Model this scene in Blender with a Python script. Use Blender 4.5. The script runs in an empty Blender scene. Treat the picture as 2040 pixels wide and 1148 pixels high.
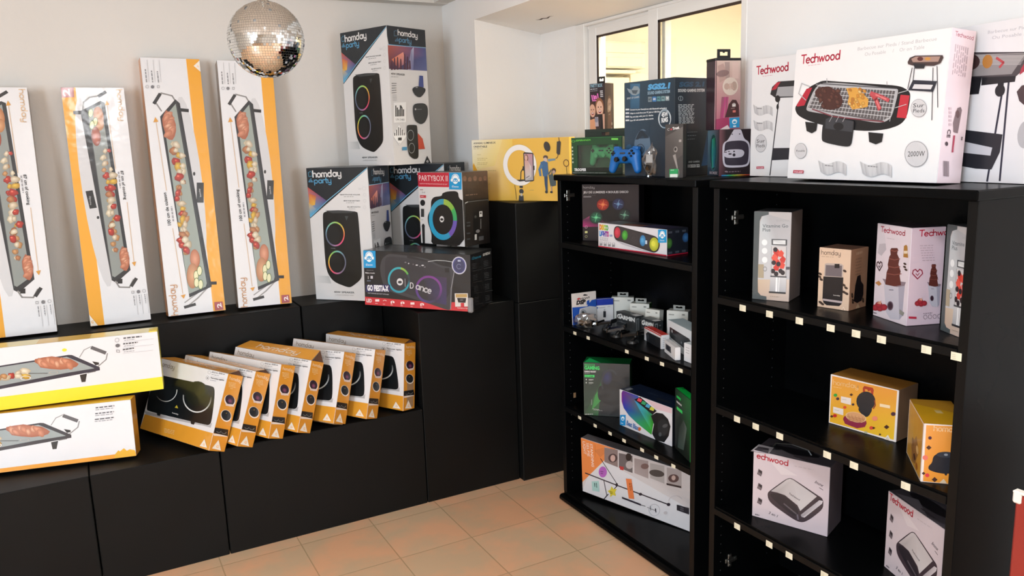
import bpy, bmesh, math, random
from mathutils import Matrix, Vector
random.seed(7)
rad = math.radians
C = bpy.context.scene.collection
scene = bpy.context.scene

LPOW = (175, 80, 34, 85); EXPO = 0.1
# ------------------------------------------------------------ camera, world, lights, exposure
cam = bpy.data.cameras.new('camera'); camo = bpy.data.objects.new('camera', cam); C.objects.link(camo)
cam.sensor_fit = 'HORIZONTAL'; cam.sensor_width = 36.0; cam.lens = 1572.0 / 2040 * 36.0
cam.clip_start = 0.02; cam.clip_end = 60
R_ = Vector((0.87717, -0.47909, -0.03227)); U_ = Vector((0.11482, 0.14401, 0.98289)); F_ = Vector((0.46625, 0.86587, -0.18133))
camo.matrix_world = Matrix(((R_.x, U_.x, -F_.x, 0), (R_.y, U_.y, -F_.y, 0), (R_.z, U_.z, -F_.z, 1.55), (0, 0, 0, 1)))
scene.camera = camo

wd = bpy.data.worlds.new('world'); scene.world = wd; wd.use_nodes = True
wd.node_tree.nodes['Background'].inputs[0].default_value = (0.8, 0.9, 1.0, 1)
wd.node_tree.nodes['Background'].inputs[1].default_value = 0.5

def area(name, loc, target, sx, sy, power, col):
    l = bpy.data.lights.new(name, 'AREA'); l.shape = 'RECTANGLE'; l.size = sx; l.size_y = sy
    l.energy = power; l.color = col
    o = bpy.data.objects.new(name, l); C.objects.link(o); o.location = loc
    d = Vector(target) - Vector(loc); o.rotation_euler = d.to_track_quat('-Z', 'Y').to_euler()
    return o
# daylight through the shop front on the left and on the right behind the photographer, plus an added, unseen fill lamp under the ceiling
area('daylight_left', (-3.35, -0.9, 1.55), (0.6, 1.6, 1.2), 1.5, 1.7, LPOW[0], (0.78, 0.89, 1.0))
area('daylight_right', (2.6, -2.7, 1.55), (1.0, 3.0, 1.2), 1.4, 1.7, LPOW[1], (0.80, 0.90, 1.0))
area('ceiling_fill', (0.1, 0.3, 2.52), (0.1, 0.4, 0.0), 0.3, 1.5, LPOW[2], (0.95, 0.98, 1.0))
area('corridor_tube', (3.0, 2.3, 2.42), (3.0, 2.3, 0), 1.2, 0.3, LPOW[3], (1.0, 0.93, 0.81))
scene.view_settings.view_transform = 'Standard'; scene.view_settings.look = 'None'
scene.view_settings.gamma = 1; scene.view_settings.use_curve_mapping = False
scene.view_settings.exposure = EXPO

# ------------------------------------------------------------ materials
def lin(c):
    if isinstance(c, str):
        c = tuple(int(c[i:i+2], 16) / 255 for i in (0, 2, 4))
    return tuple(x / 12.92 if x <= 0.04045 else ((x + 0.055) / 1.055) ** 2.4 for x in c[:3]) + (1.0,)
M = {}
def mat(name, col, rough=0.5, metal=0.0, noise=0.0, nscale=8.0, bump=0.0, bscale=60.0, spec=0.5, trans=0.0, alpha=1.0, coat=0.0, emit=None, es=0.0):
    m = bpy.data.materials.new(name); m.use_nodes = True; nt = m.node_tree; b = nt.nodes['Principled BSDF']
    b.inputs['Base Color'].default_value = lin(col); b.inputs['Roughness'].default_value = rough
    b.inputs['Metallic'].default_value = metal; b.inputs['Specular IOR Level'].default_value = spec
    b.inputs['Transmission Weight'].default_value = trans; b.inputs['Alpha'].default_value = alpha
    b.inputs['Coat Weight'].default_value = coat
    if emit: b.inputs['Emission Color'].default_value = lin(emit); b.inputs['Emission Strength'].default_value = es
    tc = nt.nodes.new('ShaderNodeTexCoord')
    if noise:
        n = nt.nodes.new('ShaderNodeTexNoise'); n.inputs['Scale'].default_value = nscale; n.inputs['Detail'].default_value = 6
        r = nt.nodes.new('ShaderNodeMapRange'); r.inputs[3].default_value = 1 - noise; r.inputs[4].default_value = 1 + noise
        mx = nt.nodes.new('ShaderNodeMix'); mx.data_type = 'RGBA'; mx.blend_type = 'MULTIPLY'; mx.inputs[0].default_value = 1
        mx.inputs[6].default_value = lin(col)
        nt.links.new(tc.outputs['Object'], n.inputs['Vector']); nt.links.new(n.outputs['Fac'], r.inputs[0])
        nt.links.new(r.outputs[0], mx.inputs[7]); nt.links.new(mx.outputs[2], b.inputs['Base Color'])
        r2 = nt.nodes.new('ShaderNodeMapRange'); r2.inputs[3].default_value = max(0.02, rough - 0.08); r2.inputs[4].default_value = rough + 0.1
        nt.links.new(n.outputs['Fac'], r2.inputs[0]); nt.links.new(r2.outputs[0], b.inputs['Roughness'])
    if bump:
        n2 = nt.nodes.new('ShaderNodeTexNoise'); n2.inputs['Scale'].default_value = bscale; n2.inputs['Detail'].default_value = 4
        bp = nt.nodes.new('ShaderNodeBump'); bp.inputs['Strength'].default_value = bump; bp.inputs['Distance'].default_value = 0.004
        nt.links.new(tc.outputs['Object'], n2.inputs['Vector']); nt.links.new(n2.outputs['Fac'], bp.inputs['Height'])
        nt.links.new(bp.outputs[0], b.inputs['Normal'])
    M[name] = m; return m
mat('wall_paint', 'DAD6D0', 0.75, noise=0.03, nscale=2.5, bump=0.25, bscale=35)  # darker tone carries the left wall's dimmer light; other walls share it
mat('wall_paint_lit', 'F3F3F2', 0.7, noise=0.02, nscale=2.5, bump=0.2, bscale=35)  # whitened copy: the window side's stronger light is put into the colour
mat('ceiling_paint', 'E6E0D8', 0.8, noise=0.03, nscale=3)
mat('plinth_black', '0F1010', 0.5, spec=0.2, noise=0.25, nscale=5, bump=0.06, bscale=25)
mat('cabinet_black', '060708', 0.28, spec=0.08, noise=0.2, nscale=4)
mat('cabinet_edge', '0A0B0C', 0.4, spec=0.2)
mat('white_frame', 'F0EFEC', 0.35)
mat('gasket', '3A2A20', 0.6)
mat('corridor_wall', 'EFEBDD', 0.8)
mat('corridor_box', 'E9E4D2', 0.5)
mat('chrome', 'D8D8D8', 0.2, metal=1.0)
mat('steel_dull', '8C8C88', 0.4, metal=1.0)
mat('mirror', 'E6E8E8', 0.03, metal=1.0)
mat('ball_core', '8A8A88', 0.6)
mat('black_plastic', '0E0F10', 0.35)
mat('black_gloss', '0A0A0B', 0.12)
mat('blue_plastic', '1468B8', 0.42)
mat('grey_plastic', '3A3E44', 0.4)
mat('green_plastic', '58C880', 0.25)
mat('tag_paper', 'E9E4CC', 0.6)
mat('kraft', '9A7A58', 0.8)
mat('kraft_dark', '5A3A28', 0.8)
mat('red_lacquer', '8E2A22', 0.45, noise=0.08)
mat('white_plastic', 'E8E4DC', 0.45)
mat('orange_card', 'DE962C', 0.45)
mat('white_card', 'DCDCDC', 0.45)
mat('yellow_card', 'F2D850', 0.45)
mat('pink_card', 'D8B8B0', 0.4)
mat('silver_card', '9AA09E', 0.35)
mat('string', 'C8C8C0', 0.7)
mat('hole_dark', '4A4C4E', 0.5)
mat('grey_tape', '8A8A8C', 0.3)
def glassy(name, col, rough, alpha, edge=0.7):
    m = bpy.data.materials.new(name); m.use_nodes = True; nt = m.node_tree; nt.nodes.clear()
    out = nt.nodes.new('ShaderNodeOutputMaterial'); mx = nt.nodes.new('ShaderNodeMixShader')
    t = nt.nodes.new('ShaderNodeBsdfTransparent'); g = nt.nodes.new('ShaderNodeBsdfGlossy')
    t.inputs[0].default_value = lin(col); g.inputs['Roughness'].default_value = rough
    lw = nt.nodes.new('ShaderNodeLayerWeight'); lw.inputs[0].default_value = 0.5
    pw = nt.nodes.new('ShaderNodeMath'); pw.operation = 'POWER'; pw.inputs[1].default_value = 4
    f = nt.nodes.new('ShaderNodeMath'); f.operation = 'MULTIPLY_ADD'; f.inputs[1].default_value = edge; f.inputs[2].default_value = 0.04
    nt.links.new(lw.outputs['Facing'], pw.inputs[0]); nt.links.new(pw.outputs[0], f.inputs[0])
    ad = nt.nodes.new('ShaderNodeMath'); ad.operation = 'ADD'; ad.inputs[1].default_value = alpha; ad.use_clamp = True
    nt.links.new(f.outputs[0], ad.inputs[0]); nt.links.new(ad.outputs[0], mx.inputs[0])
    nt.links.new(t.outputs[0], mx.inputs[1]); nt.links.new(g.outputs[0], mx.inputs[2]); nt.links.new(mx.outputs[0], out.inputs[0])
    M[name] = m; return m
glassy('window_glass', 'F4F4F0', 0.02, 0.0)
glassy('clear_plastic', 'EDEFEF', 0.12, 0.02, 0.35)
glassy('crinkled_film', 'E4E6E8', 0.08, 0.12, 0.8)
glassy('pink_plastic', 'E8C8CC', 0.1, 0.05)
def printmat(name, rough, coat=0.0):
    m = bpy.data.materials.new(name); m.use_nodes = True; nt = m.node_tree; b = nt.nodes['Principled BSDF']
    a = nt.nodes.new('ShaderNodeAttribute'); a.attribute_name = 'Col'
    nt.links.new(a.outputs['Color'], b.inputs['Base Color']); b.inputs['Roughness'].default_value = rough
    b.inputs['Coat Weight'].default_value = coat; b.inputs['Coat Roughness'].default_value = 0.12
    tc = nt.nodes.new('ShaderNodeTexCoord'); n = nt.nodes.new('ShaderNodeTexNoise'); n.inputs['Scale'].default_value = 14
    bp = nt.nodes.new('ShaderNodeBump'); bp.inputs['Strength'].default_value = 0.35; bp.inputs['Distance'].default_value = 0.006
    nt.links.new(tc.outputs['Object'], n.inputs['Vector']); nt.links.new(n.outputs['Fac'], bp.inputs['Height'])
    nt.links.new(bp.outputs[0], b.inputs['Normal']); nt.links.new(bp.outputs[0], b.inputs['Coat Normal'])
    M[name] = m; return m
printmat('printed_card', 0.42, 0.15)
printmat('wrapped_card', 0.35, 0.55)
# tiled floor
def floor_mat():
    m = bpy.data.materials.new('floor_tiles'); m.use_nodes = True; nt = m.node_tree; b = nt.nodes['Principled BSDF']
    N = nt.nodes.new; L = nt.links.new
    tc = N('ShaderNodeTexCoord'); mp = N('ShaderNodeMapping'); mp.inputs['Location'].default_value = (-0.009, -0.19 + 0.0, 0)
    br = N('ShaderNodeTexBrick'); br.offset = 0; br.squash = 1
    br.inputs['Scale'].default_value = 1; br.inputs['Brick Width'].default_value = 0.3022; br.inputs['Row Height'].default_value = 0.31
    br.inputs['Mortar Size'].default_value = 0.0028; br.inputs['Mortar Smooth'].default_value = 0.5
    br.inputs['Color1'].default_value = lin('EFD2BC'); br.inputs['Color2'].default_value = lin('F4DAC6'); br.inputs['Mortar'].default_value = lin('D2BBA2')
    br.inputs['Bias'].default_value = 0
    n = N('ShaderNodeTexNoise'); n.inputs['Scale'].default_value = 4.5; n.inputs['Detail'].default_value = 5; n.inputs['Roughness'].default_value = 0.55
    cr = N('ShaderNodeValToRGB'); cr.color_ramp.elements[0].position = 0.40; cr.color_ramp.elements[0].color = lin('E6DEC8')
    cr.color_ramp.elements[1].position = 0.62; cr.color_ramp.elements[1].color = lin('FBDCC0')
    mx = N('ShaderNodeMix'); mx.data_type = 'RGBA'; mx.blend_type = 'MULTIPLY'; mx.inputs[0].default_value = 1
    L(tc.outputs['Object'], mp.inputs['Vector']); L(mp.outputs[0], br.inputs['Vector']); L(tc.outputs['Object'], n.inputs['Vector'])
    L(n.outputs['Fac'], cr.inputs[0]); L(br.outputs['Color'], mx.inputs[6]); L(cr.outputs[0], mx.inputs[7]); L(mx.outputs[2], b.inputs['Base Color'])
    bp = N('ShaderNodeBump'); bp.inputs['Strength'].default_value = 0.4; bp.inputs['Distance'].default_value = 0.003; bp.invert = True
    L(br.outputs['Fac'], bp.inputs['Height']); L(bp.outputs[0], b.inputs['Normal'])
    b.inputs['Roughness'].default_value = 0.42; M['floor_tiles'] = m
floor_mat()

# ------------------------------------------------------------ mesh helpers
class MB:
    def __init__(s): s.v = []; s.f = []; s.c = []; s.m = []
    def poly(s, pts, col='FFFFFF', mi=0):
        i = len(s.v); s.v += [tuple(p) for p in pts]; s.f.append(tuple(range(i, i + len(pts)))); s.m.append(mi)
        if isinstance(col, list): s.c += [lin(c) if isinstance(c, str) else c for c in col]
        else: s.c += [lin(col) if isinstance(col, str) else col] * len(pts)
    def box(s, x0, y0, z0, x1, y1, z1, c=0.001, col='FFFFFF', mi=0):
        # chamfered box; col may be a dict with front back left right top bottom
        c = min(c, abs(x1-x0)*.3, abs(y1-y0)*.3, abs(z1-z0)*.3)
        g = (lambda k: col.get(k, col.get('all', 'FFFFFF'))) if isinstance(col, dict) else (lambda k: col)
        X = (x0, x1); Y = (y0, y1); Z = (z0, z1)
        def P(i, j, k, a):   # corner moved inward on axes other than a
            sx = c if i == 0 else -c; sy = c if j == 0 else -c; sz = c if k == 0 else -c
            return (X[i] + (0 if a == 0 else sx), Y[j] + (0 if a == 1 else sy), Z[k] + (0 if a == 2 else sz))
        nm = {(0,0):'left',(0,1):'right',(1,0):'front',(1,1):'back',(2,0):'bottom',(2,1):'top'}
        s.poly([P(0,0,0,0),P(0,0,1,0),P(0,1,1,0),P(0,1,0,0)], g('left'), mi)
        s.poly([P(1,0,0,0),P(1,1,0,0),P(1,1,1,0),P(1,0,1,0)], g('right'), mi)
        s.poly([P(0,0,0,1),P(1,0,0,1),P(1,0,1,1),P(0,0,1,1)], g('front'), mi)
        s.poly([P(0,1,0,1),P(0,1,1,1),P(1,1,1,1),P(1,1,0,1)], g('back'), mi)
        s.poly([P(0,0,0,2),P(0,1,0,2),P(1,1,0,2),P(1,0,0,2)], g('bottom'), mi)
        s.poly([P(0,0,1,2),P(1,0,1,2),P(1,1,1,2),P(0,1,1,2)], g('top'), mi)
        for i in (0,1):
            for j in (0,1): s.poly([P(i,j,0,0),P(i,j,1,0),P(i,j,1,1),P(i,j,0,1)], g(nm[(1,j)]), mi)
            for k in (0,1): s.poly([P(i,0,k,0),P(i,1,k,0),P(i,1,k,2),P(i,0,k,2)], g(nm[(0,i)]), mi)
        for j in (0,1):
            for k in (0,1): s.poly([P(0,j,k,1),P(1,j,k,1),P(1,j,k,2),P(0,j,k,2)], g(nm[(1,j)]), mi)
        for i in (0,1):
            for j in (0,1):
                for k in (0,1): s.poly([P(i,j,k,0),P(i,j,k,1),P(i,j,k,2)], g('front'), mi)
    def cyl(s, p0, p1, r0, r1=None, n=16, col='FFFFFF', mi=0, cap=True):
        r1 = r0 if r1 is None else r1
        p0 = Vector(p0); p1 = Vector(p1); d = (p1 - p0).normalized(); a = d.orthogonal().normalized(); b = d.cross(a)
        A = [p0 + (a*math.cos(t) + b*math.sin(t))*r0 for t in [2*math.pi*i/n for i in range(n)]]
        B = [p1 + (a*math.cos(t) + b*math.sin(t))*r1 for t in [2*math.pi*i/n for i in range(n)]]
        for i in range(n): j = (i+1) % n; s.poly([A[i], A[j], B[j], B[i]], col, mi)
        if cap: s.poly(A[::-1], col, mi); s.poly(B, col, mi)
    def tube(s, pts, r, n=8, col='FFFFFF', mi=0):
        for a, b in zip(pts, pts[1:]): s.cyl(a, b, r, n=n, col=col, mi=mi)
        for p in pts[1:-1]: s.ell(p, (r, r, r), 8, 5, col, mi)
    def ell(s, c, rr, nu=16, nv=10, col='FFFFFF', mi=0):
        for v in range(nv):
            t0 = math.pi*v/nv; t1 = math.pi*(v+1)/nv
            for u in range(nu):
                a0 = 2*math.pi*u/nu; a1 = 2*math.pi*(u+1)/nu
                q = [(c[0]+rr[0]*math.sin(t)*math.cos(a), c[1]+rr[1]*math.sin(t)*math.sin(a), c[2]+rr[2]*math.cos(t)) for t, a in ((t0,a0),(t1,a0),(t1,a1),(t0,a1))]
                if v == 0: q = [q[0], q[1], q[2]]
                elif v == nv-1: q = [q[0], q[1], q[3]]
                s.poly(q, col, mi)
    def prism(s, pts, y0, y1, col='FFFFFF', mi=0):   # pts in x,z ; extruded along y
        n = len(pts)
        s.poly([(p[0], y0, p[1]) for p in pts], col, mi); s.poly([(p[0], y1, p[1]) for p in pts[::-1]], col, mi)
        for i in range(n):
            a = pts[i]; b = pts[(i+1) % n]
            s.poly([(a[0], y0, a[1]), (a[0], y1, a[1]), (b[0], y1, b[1]), (b[0], y0, b[1])], col, mi)
    def build(s, name, mats, parent=None, smooth=False, weld=False):
        me = bpy.data.meshes.new(name); me.from_pydata(s.v, [], s.f)
        if not isinstance(mats, (list, tuple)): mats = [mats]
        for m in mats: me.materials.append(M[m] if isinstance(m, str) else m)
        at = me.color_attributes.new('Col', 'FLOAT_COLOR', 'POINT')
        at.data.foreach_set('color', [x for c in s.c for x in c])
        me.polygons.foreach_set('material_index', s.m)
        if weld:
            bm = bmesh.new(); bm.from_mesh(me); bmesh.ops.remove_doubles(bm, verts=bm.verts, dist=1e-5)
            bmesh.ops.recalc_face_normals(bm, faces=bm.faces); bm.to_mesh(me); bm.free()
        if smooth: me.polygons.foreach_set('use_smooth', [True]*len(me.polygons))
        me.update()
        o = bpy.data.objects.new(name, me); C.objects.link(o)
        if parent: o.parent = parent
        return o
def tag(o, label=None, cat=None, group=None, kind=None):
    if label: o['label'] = label
    if cat: o['category'] = cat
    if group: o['group'] = group
    if kind: o['kind'] = kind
    return o
def empty(name, loc=(0,0,0), yaw=0):
    o = bpy.data.objects.new(name, None); C.objects.link(o); o.location = loc; o.rotation_euler = (0,0,rad(yaw)); o.empty_display_size = 0.05
    return o

# ------------------------------------------------------------ lettering
TC = {}
def text_mesh(s, bold=0.0):
    k = (s, bold)
    if k in TC: return TC[k]
    cu = bpy.data.curves.new('t', 'FONT'); cu.body = s; cu.size = 1; cu.offset = bold; cu.resolution_u = 2
    ob = bpy.data.objects.new('t', cu); me = ob.to_mesh()
    vs = [(v.co.x, v.co.y) for v in me.vertices]; fs = [tuple(p.vertices) for p in me.polygons]
    ob.to_mesh_clear(); bpy.data.objects.remove(ob); bpy.data.curves.remove(cu)
    x0 = min(v[0] for v in vs); x1 = max(v[0] for v in vs)
    TC[k] = ([((v[0]-x0)/(x1-x0), v[1]/0.69) for v in vs], fs, (x1-x0)/0.69)
    return TC[k]
def arc(cx, cy, rx, ry, a0, a1, n=8):
    return [(cx+rx*math.cos(rad(a0+(a1-a0)*i/n)), cy+ry*math.sin(rad(a0+(a1-a0)*i/n))) for i in range(n+1)]
O_ = arc(.28, .3, .25, .3, 0, 360, 12)
GL = {'h': ([[(0,0),(0,1)], [(0,.38)]+arc(.24,.36,.24,.24,160,20,5)+[(.48,.3),(.48,0)]], .6),
 'o': ([O_], .68), 'a': ([O_, [(.54,.6),(.54,0)]], .72), 'd': ([O_, [(.54,1),(.54,0)]], .74), 'p': ([O_, [(0.02,.6),(0.02,-.35)]], .68),
 'm': ([[(0,0),(0,.58)], [(0,.38)]+arc(.19,.4,.19,.2,160,20,5)+[(.38,.3),(.38,0)], [(.38,.38)]+arc(.57,.4,.19,.2,160,20,5)+[(.76,.3),(.76,0)]], .9),
 'y': ([[(0,.6),(0,.25)]+arc(.24,.25,.24,.24,180,350,6)+[(.48,.6)], [(.48,.6),(.48,-.15)]+arc(.26,-.15,.22,.2,0,-150,5)], .6),
 'r': ([[(0,0),(0,.6)], [(0,.38)]+arc(.2,.38,.2,.22,150,50,4)], .4), 't': ([[(.12,.95),(.12,.15)]+arc(.27,.15,.15,.15,180,290,4), [(0,.6),(.34,.6)]], .42),
 'T': ([[(0,1),(.7,1)], [(.35,1),(.35,0)]], .68), 'e': ([[(.04,.32),(.53,.34)]+arc(.28,.3,.25,.3,8,320,11)], .66),
 'c': ([arc(.28,.3,.27,.3,45,315,10)], .56), 'w': ([[(0,.6),(.2,0),(.38,.55),(.56,0),(.76,.6)]], .86), ' ': ([], .35),
 'D': ([[(0,0),(0,1),(.3,1)]+arc(.3,.5,.35,.5,85,-85,7)+[(0,0)]], .8), 'n': ([[(0,0),(0,.58)], [(0,.38)]+arc(.24,.36,.24,.24,160,20,5)+[(.48,.3),(.48,0)]], .6),
 'V': ([[(0,1),(.35,0),(.7,1)]], .75), 'i': ([[(0,0),(0,.6)], [(0,.8),(0,.88)]], .16), 'G': ([arc(.38,.5,.36,.48,45,340,10)+[(.74,.48),(.42,.48)]], .86),
 'P': ([[(0,0),(0,1),(.3,1)]+arc(.3,.74,.26,.26,85,-85,5)+[(0,.48)]], .66), 'l': ([[(0,1),(0,0)]], .16), 'u': ([[(0,.6),(0,.25)]+arc(.24,.25,.24,.24,180,350,6)+[(.48,.6),(.48,0)]], .62),
 's': ([[(.42,.5)]+arc(.22,.45,.2,.14,60,250,5)+arc(.22,.15,.2,.15,80,-130,5)], .5), 'S': ([[(.55,.85)]+arc(.3,.76,.26,.24,50,250,6)+arc(.3,.26,.28,.26,80,-140,6)], .7)}
def homography(src, dst):
    # 4 point homography, gaussian elimination
    A = []
    for (x, y), (u, v) in zip(src, dst):
        A.append([x, y, 1, 0, 0, 0, -u*x, -u*y, u]); A.append([0, 0, 0, x, y, 1, -v*x, -v*y, v])
    n = 8
    for i in range(n):
        p = max(range(i, n), key=lambda r: abs(A[r][i])); A[i], A[p] = A[p], A[i]
        for r in range(n):
            if r != i:
                k = A[r][i] / A[i][i]
                for c in range(i, n+1): A[r][c] -= k*A[i][c]
    h = [A[i][n] / A[i][i] for i in range(n)]
    return lambda x, y: ((h[0]*x+h[1]*y+h[2])/(h[6]*x+h[7]*y+1), (h[3]*x+h[4]*y+h[5])/(h[6]*x+h[7]*y+1))

class Art:
    """printed artwork on one face of a box. coordinates: any flat picture whose face corners (BL, BR, TR, TL) are given;
    default picture is 100 wide and 100 high, y down."""
    def __init__(s, mb, face, W, H, D, quad=None):
        s.mb = mb; s.k = 0
        s.fw, s.fh = {'front':(W,H),'right':(D,H),'left':(D,H),'top':(W,D),'back':(W,H)}[face]
        fr = {'front': ((0,0,0),(1,0,0),(0,0,1),(0,-1,0)), 'right': ((W,0,0),(0,1,0),(0,0,1),(1,0,0)),
              'left': ((0,D,0),(0,-1,0),(0,0,1),(-1,0,0)), 'top': ((0,0,H),(1,0,0),(0,1,0),(0,0,1)), 'back': ((W,D,0),(-1,0,0),(0,0,1),(0,1,0))}[face]
        s.o, s.u, s.v, s.n = map(Vector, fr)
        quad = quad or [(0,100),(100,100),(100,0),(0,0)]
        s.h = homography(quad, [(0,0),(s.fw,0),(s.fw,s.fh),(0,s.fh)])
        s.m = 0.0006
    def P3(s, u, v): return s.o + s.u*u + s.v*v + s.n*(0.0003 + s.k*0.00003)
    def uvpoly(s, pts, col):
        cols = col if isinstance(col, list) else [col]*len(pts)
        q = [(p[0], p[1]) + tuple(lin(c) if isinstance(c, str) else c) for p, c in zip(pts, cols)]
        lo = s.m
        for ax, lim, sg in ((0, lo, 1), (0, s.fw-lo, -1), (1, lo, 1), (1, s.fh-lo, -1)):
            out = []
            for i in range(len(q)):
                a = q[i-1]; b = q[i]; da = (a[ax]-lim)*sg; db = (b[ax]-lim)*sg
                if (da >= 0) != (db >= 0):
                    t = da/(da-db); out.append(tuple(a[j]+(b[j]-a[j])*t for j in range(6)))
                if db >= 0: out.append(b)
            q = out
            if len(q) < 3: return
        s.mb.poly([s.P3(p[0], p[1]) for p in q], [tuple(p[2:6]) for p in q])
    def poly(s, pts, col): s.k += 1; s.uvpoly([s.h(*p) for p in pts], col)
    def spoly(s, pts, col, it=2, q=.22):
        for _ in range(it):
            out = []
            for i in range(len(pts)):
                a, b = pts[i], pts[(i+1) % len(pts)]; out += [(a[0]+(b[0]-a[0])*q, a[1]+(b[1]-a[1])*q), (b[0]+(a[0]-b[0])*q, b[1]+(a[1]-b[1])*q)]
            pts = out
        s.poly(pts, col)
    def rect(s, x0, y0, x1, y1, col): s.poly([(x0,y1),(x1,y1),(x1,y0),(x0,y0)], col)
    def bg(s, col): s.k += 1; s.uvpoly([(0,0),(s.fw,0),(s.fw,s.fh),(0,s.fh)], col)
    def ell(s, cx, cy, rx, ry, col, rot=0, n=22, edge=None):
        c, d = math.cos(rad(rot)), math.sin(rad(rot))
        ps = [(cx + rx*math.cos(t)*c - ry*math.sin(t)*d, cy + rx*math.cos(t)*d + ry*math.sin(t)*c) for t in [2*math.pi*i/n for i in range(n)]]
        s.k += 1
        if edge is None: s.uvpoly([s.h(*p) for p in ps], col)
        else:
            for i in range(n): s.uvpoly([s.h(cx,cy), s.h(*ps[i]), s.h(*ps[(i+1)%n])], [col, edge, edge])
    def ring(s, cx, cy, rx, ry, th, cols, a0=0, a1=360, n=36, rot=0):
        s.k += 1; c, d = math.cos(rad(rot)), math.sin(rad(rot))
        cols = cols if isinstance(cols, list) else [cols]
        cl = [lin(x) for x in cols]
        def colat(t):
            if len(cl) == 1: return cl[0]
            f = t*(len(cl)-1); i = min(int(f), len(cl)-2); f -= i
            return tuple(cl[i][j]*(1-f)+cl[i+1][j]*f for j in range(4))
        def pt(a, k): x = rx*k*math.cos(a); y = ry*k*math.sin(a); return s.h(cx + x*c - y*d, cy + x*d + y*c)
        for i in range(n):
            t0 = i/n; t1 = (i+1)/n; b0 = rad(a0+(a1-a0)*t0); b1 = rad(a0+(a1-a0)*t1)
            s.uvpoly([pt(b0,1-th), pt(b0,1), pt(b1,1), pt(b1,1-th)], [colat(t0), colat(t0), colat(t1), colat(t1)])
    def line(s, pts, w, col):
        s.k += 1; q = [s.h(*p) for p in pts]
        a, b = s.h(pts[0][0], pts[0][1]), s.h(pts[0][0]+w, pts[0][1]); a2, b2 = s.h(*pts[0]), s.h(pts[0][0], pts[0][1]+w)
        ww = (math.hypot(b[0]-a[0], b[1]-a[1]) + math.hypot(b2[0]-a2[0], b2[1]-a2[1]))/4
        s.stroke(q, ww, col)
    def stroke(s, q, ww, col):
        for a, b in zip(q, q[1:]):
            dx, dy = b[0]-a[0], b[1]-a[1]; l = math.hypot(dx, dy) or 1e-9; dx /= l; dy /= l
            e = ww*0.45
            a_ = (a[0]-dx*e, a[1]-dy*e); b_ = (b[0]+dx*e, b[1]+dy*e); nx, ny = -dy*ww, dx*ww
            s.uvpoly([(a_[0]-nx, a_[1]-ny), (b_[0]-nx, b_[1]-ny), (b_[0]+nx, b_[1]+ny), (a_[0]+nx, a_[1]+ny)], col)
    def frame(s, p0, p1, h):
        a = s.h(*p0); b = s.h(*p1); dx, dy = p1[0]-p0[0], p1[1]-p0[1]; l = math.hypot(dx, dy)
        up = s.h(p0[0] + dy/l*h, p0[1] - dx/l*h); ex = (b[0]-a[0], b[1]-a[1]); L = math.hypot(*ex)
        n = (-ex[1]/L, ex[0]/L); hh = (up[0]-a[0])*n[0] + (up[1]-a[1])*n[1]
        return a, ex, (n[0]*hh, n[1]*hh), L, abs(hh)
    def text(s, t, p0, p1, h, col, bold=0.0, slant=0.0):
        vs, fs, asp = text_mesh(t, bold); s.k += 1
        a, ex, ey, L, hh = s.frame(p0, p1, h)
        cf = col if callable(col) else (lambda x: lin(col))
        for f in fs:
            s.mb.poly([s.P3(a[0]+ex[0]*(vs[i][0]+vs[i][1]*slant/asp)+ey[0]*vs[i][1], a[1]+ex[1]*(vs[i][0]+vs[i][1]*slant/asp)+ey[1]*vs[i][1]) for i in f], [cf(vs[i][0]) for i in f])
    def logo(s, t, p0, p1, h, col, w=0.13):
        tot = sum(GL[c][1] for c in t) - 0.12; a, ex, ey, L, hh = s.frame(p0, p1, h); x = 0; s.k += 1
        for c in t:
            for st in GL[c][0]:
                s.stroke([(a[0]+ex[0]*(x+p[0])/tot+ey[0]*p[1], a[1]+ex[1]*(x+p[0])/tot+ey[1]*p[1]) for p in st], w*hh*0.5, col)
            x += GL[c][1]
    def words(s, p0, p1, h, col, seed=1, rows=1, dy=0, full=1.0):
        # unreadably small print: rows of word-sized dashes
        rn = random.Random(seed)
        for r in range(rows):
            x = 0; end = full*(1 if r < rows-1 else 0.6)
            while x < end:
                w = rn.uniform(.06, .17)*min(1, 100/ max(1, 100)); x1 = min(end, x+w)
                q = lambda t: (p0[0]+(p1[0]-p0[0])*t, p0[1]+dy*r+(p1[1]-p0[1])*t)
                a, b = q(x), q(x1); l = math.hypot(p1[0]-p0[0], p1[1]-p0[1]); ux, uy = (p1[1]-p0[1])/l*h, -(p1[0]-p0[0])/l*h
                s.poly([a, b, (b[0]+ux, b[1]+uy), (a[0]+ux, a[1]+uy)], col); x = x1+.035

def rot3(yaw, lean, roll):
    return Matrix.Rotation(rad(yaw), 4, 'Z') @ Matrix.Rotation(-rad(lean), 4, 'X') @ Matrix.Rotation(rad(roll), 4, 'Y')
def put(o, d):
    o.matrix_world = Matrix.Translation(d[:3]) @ rot3(*d[3:6]); return o
def carton(name, d, colors, arts, label, group=None, m='printed_card', cat='box', ch=0.0015):
    W, H, D = d[6:9]; mb = MB(); mb.box(0, 0, 0, W, D, H, ch, colors)
    for face, quad, fn in arts: fn(Art(mb, face, W, H, D, quad))
    o = mb.build(name, m); put(o, d); tag(o, label, cat, group); return o
def slab(name, parent, x0, y0, z0, x1, y1, z1, m, ch=0.001, col='FFFFFF'):
    mb = MB(); mb.box(x0, y0, z0, x1, y1, z1, ch, col); return mb.build(name, m, parent)

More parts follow.
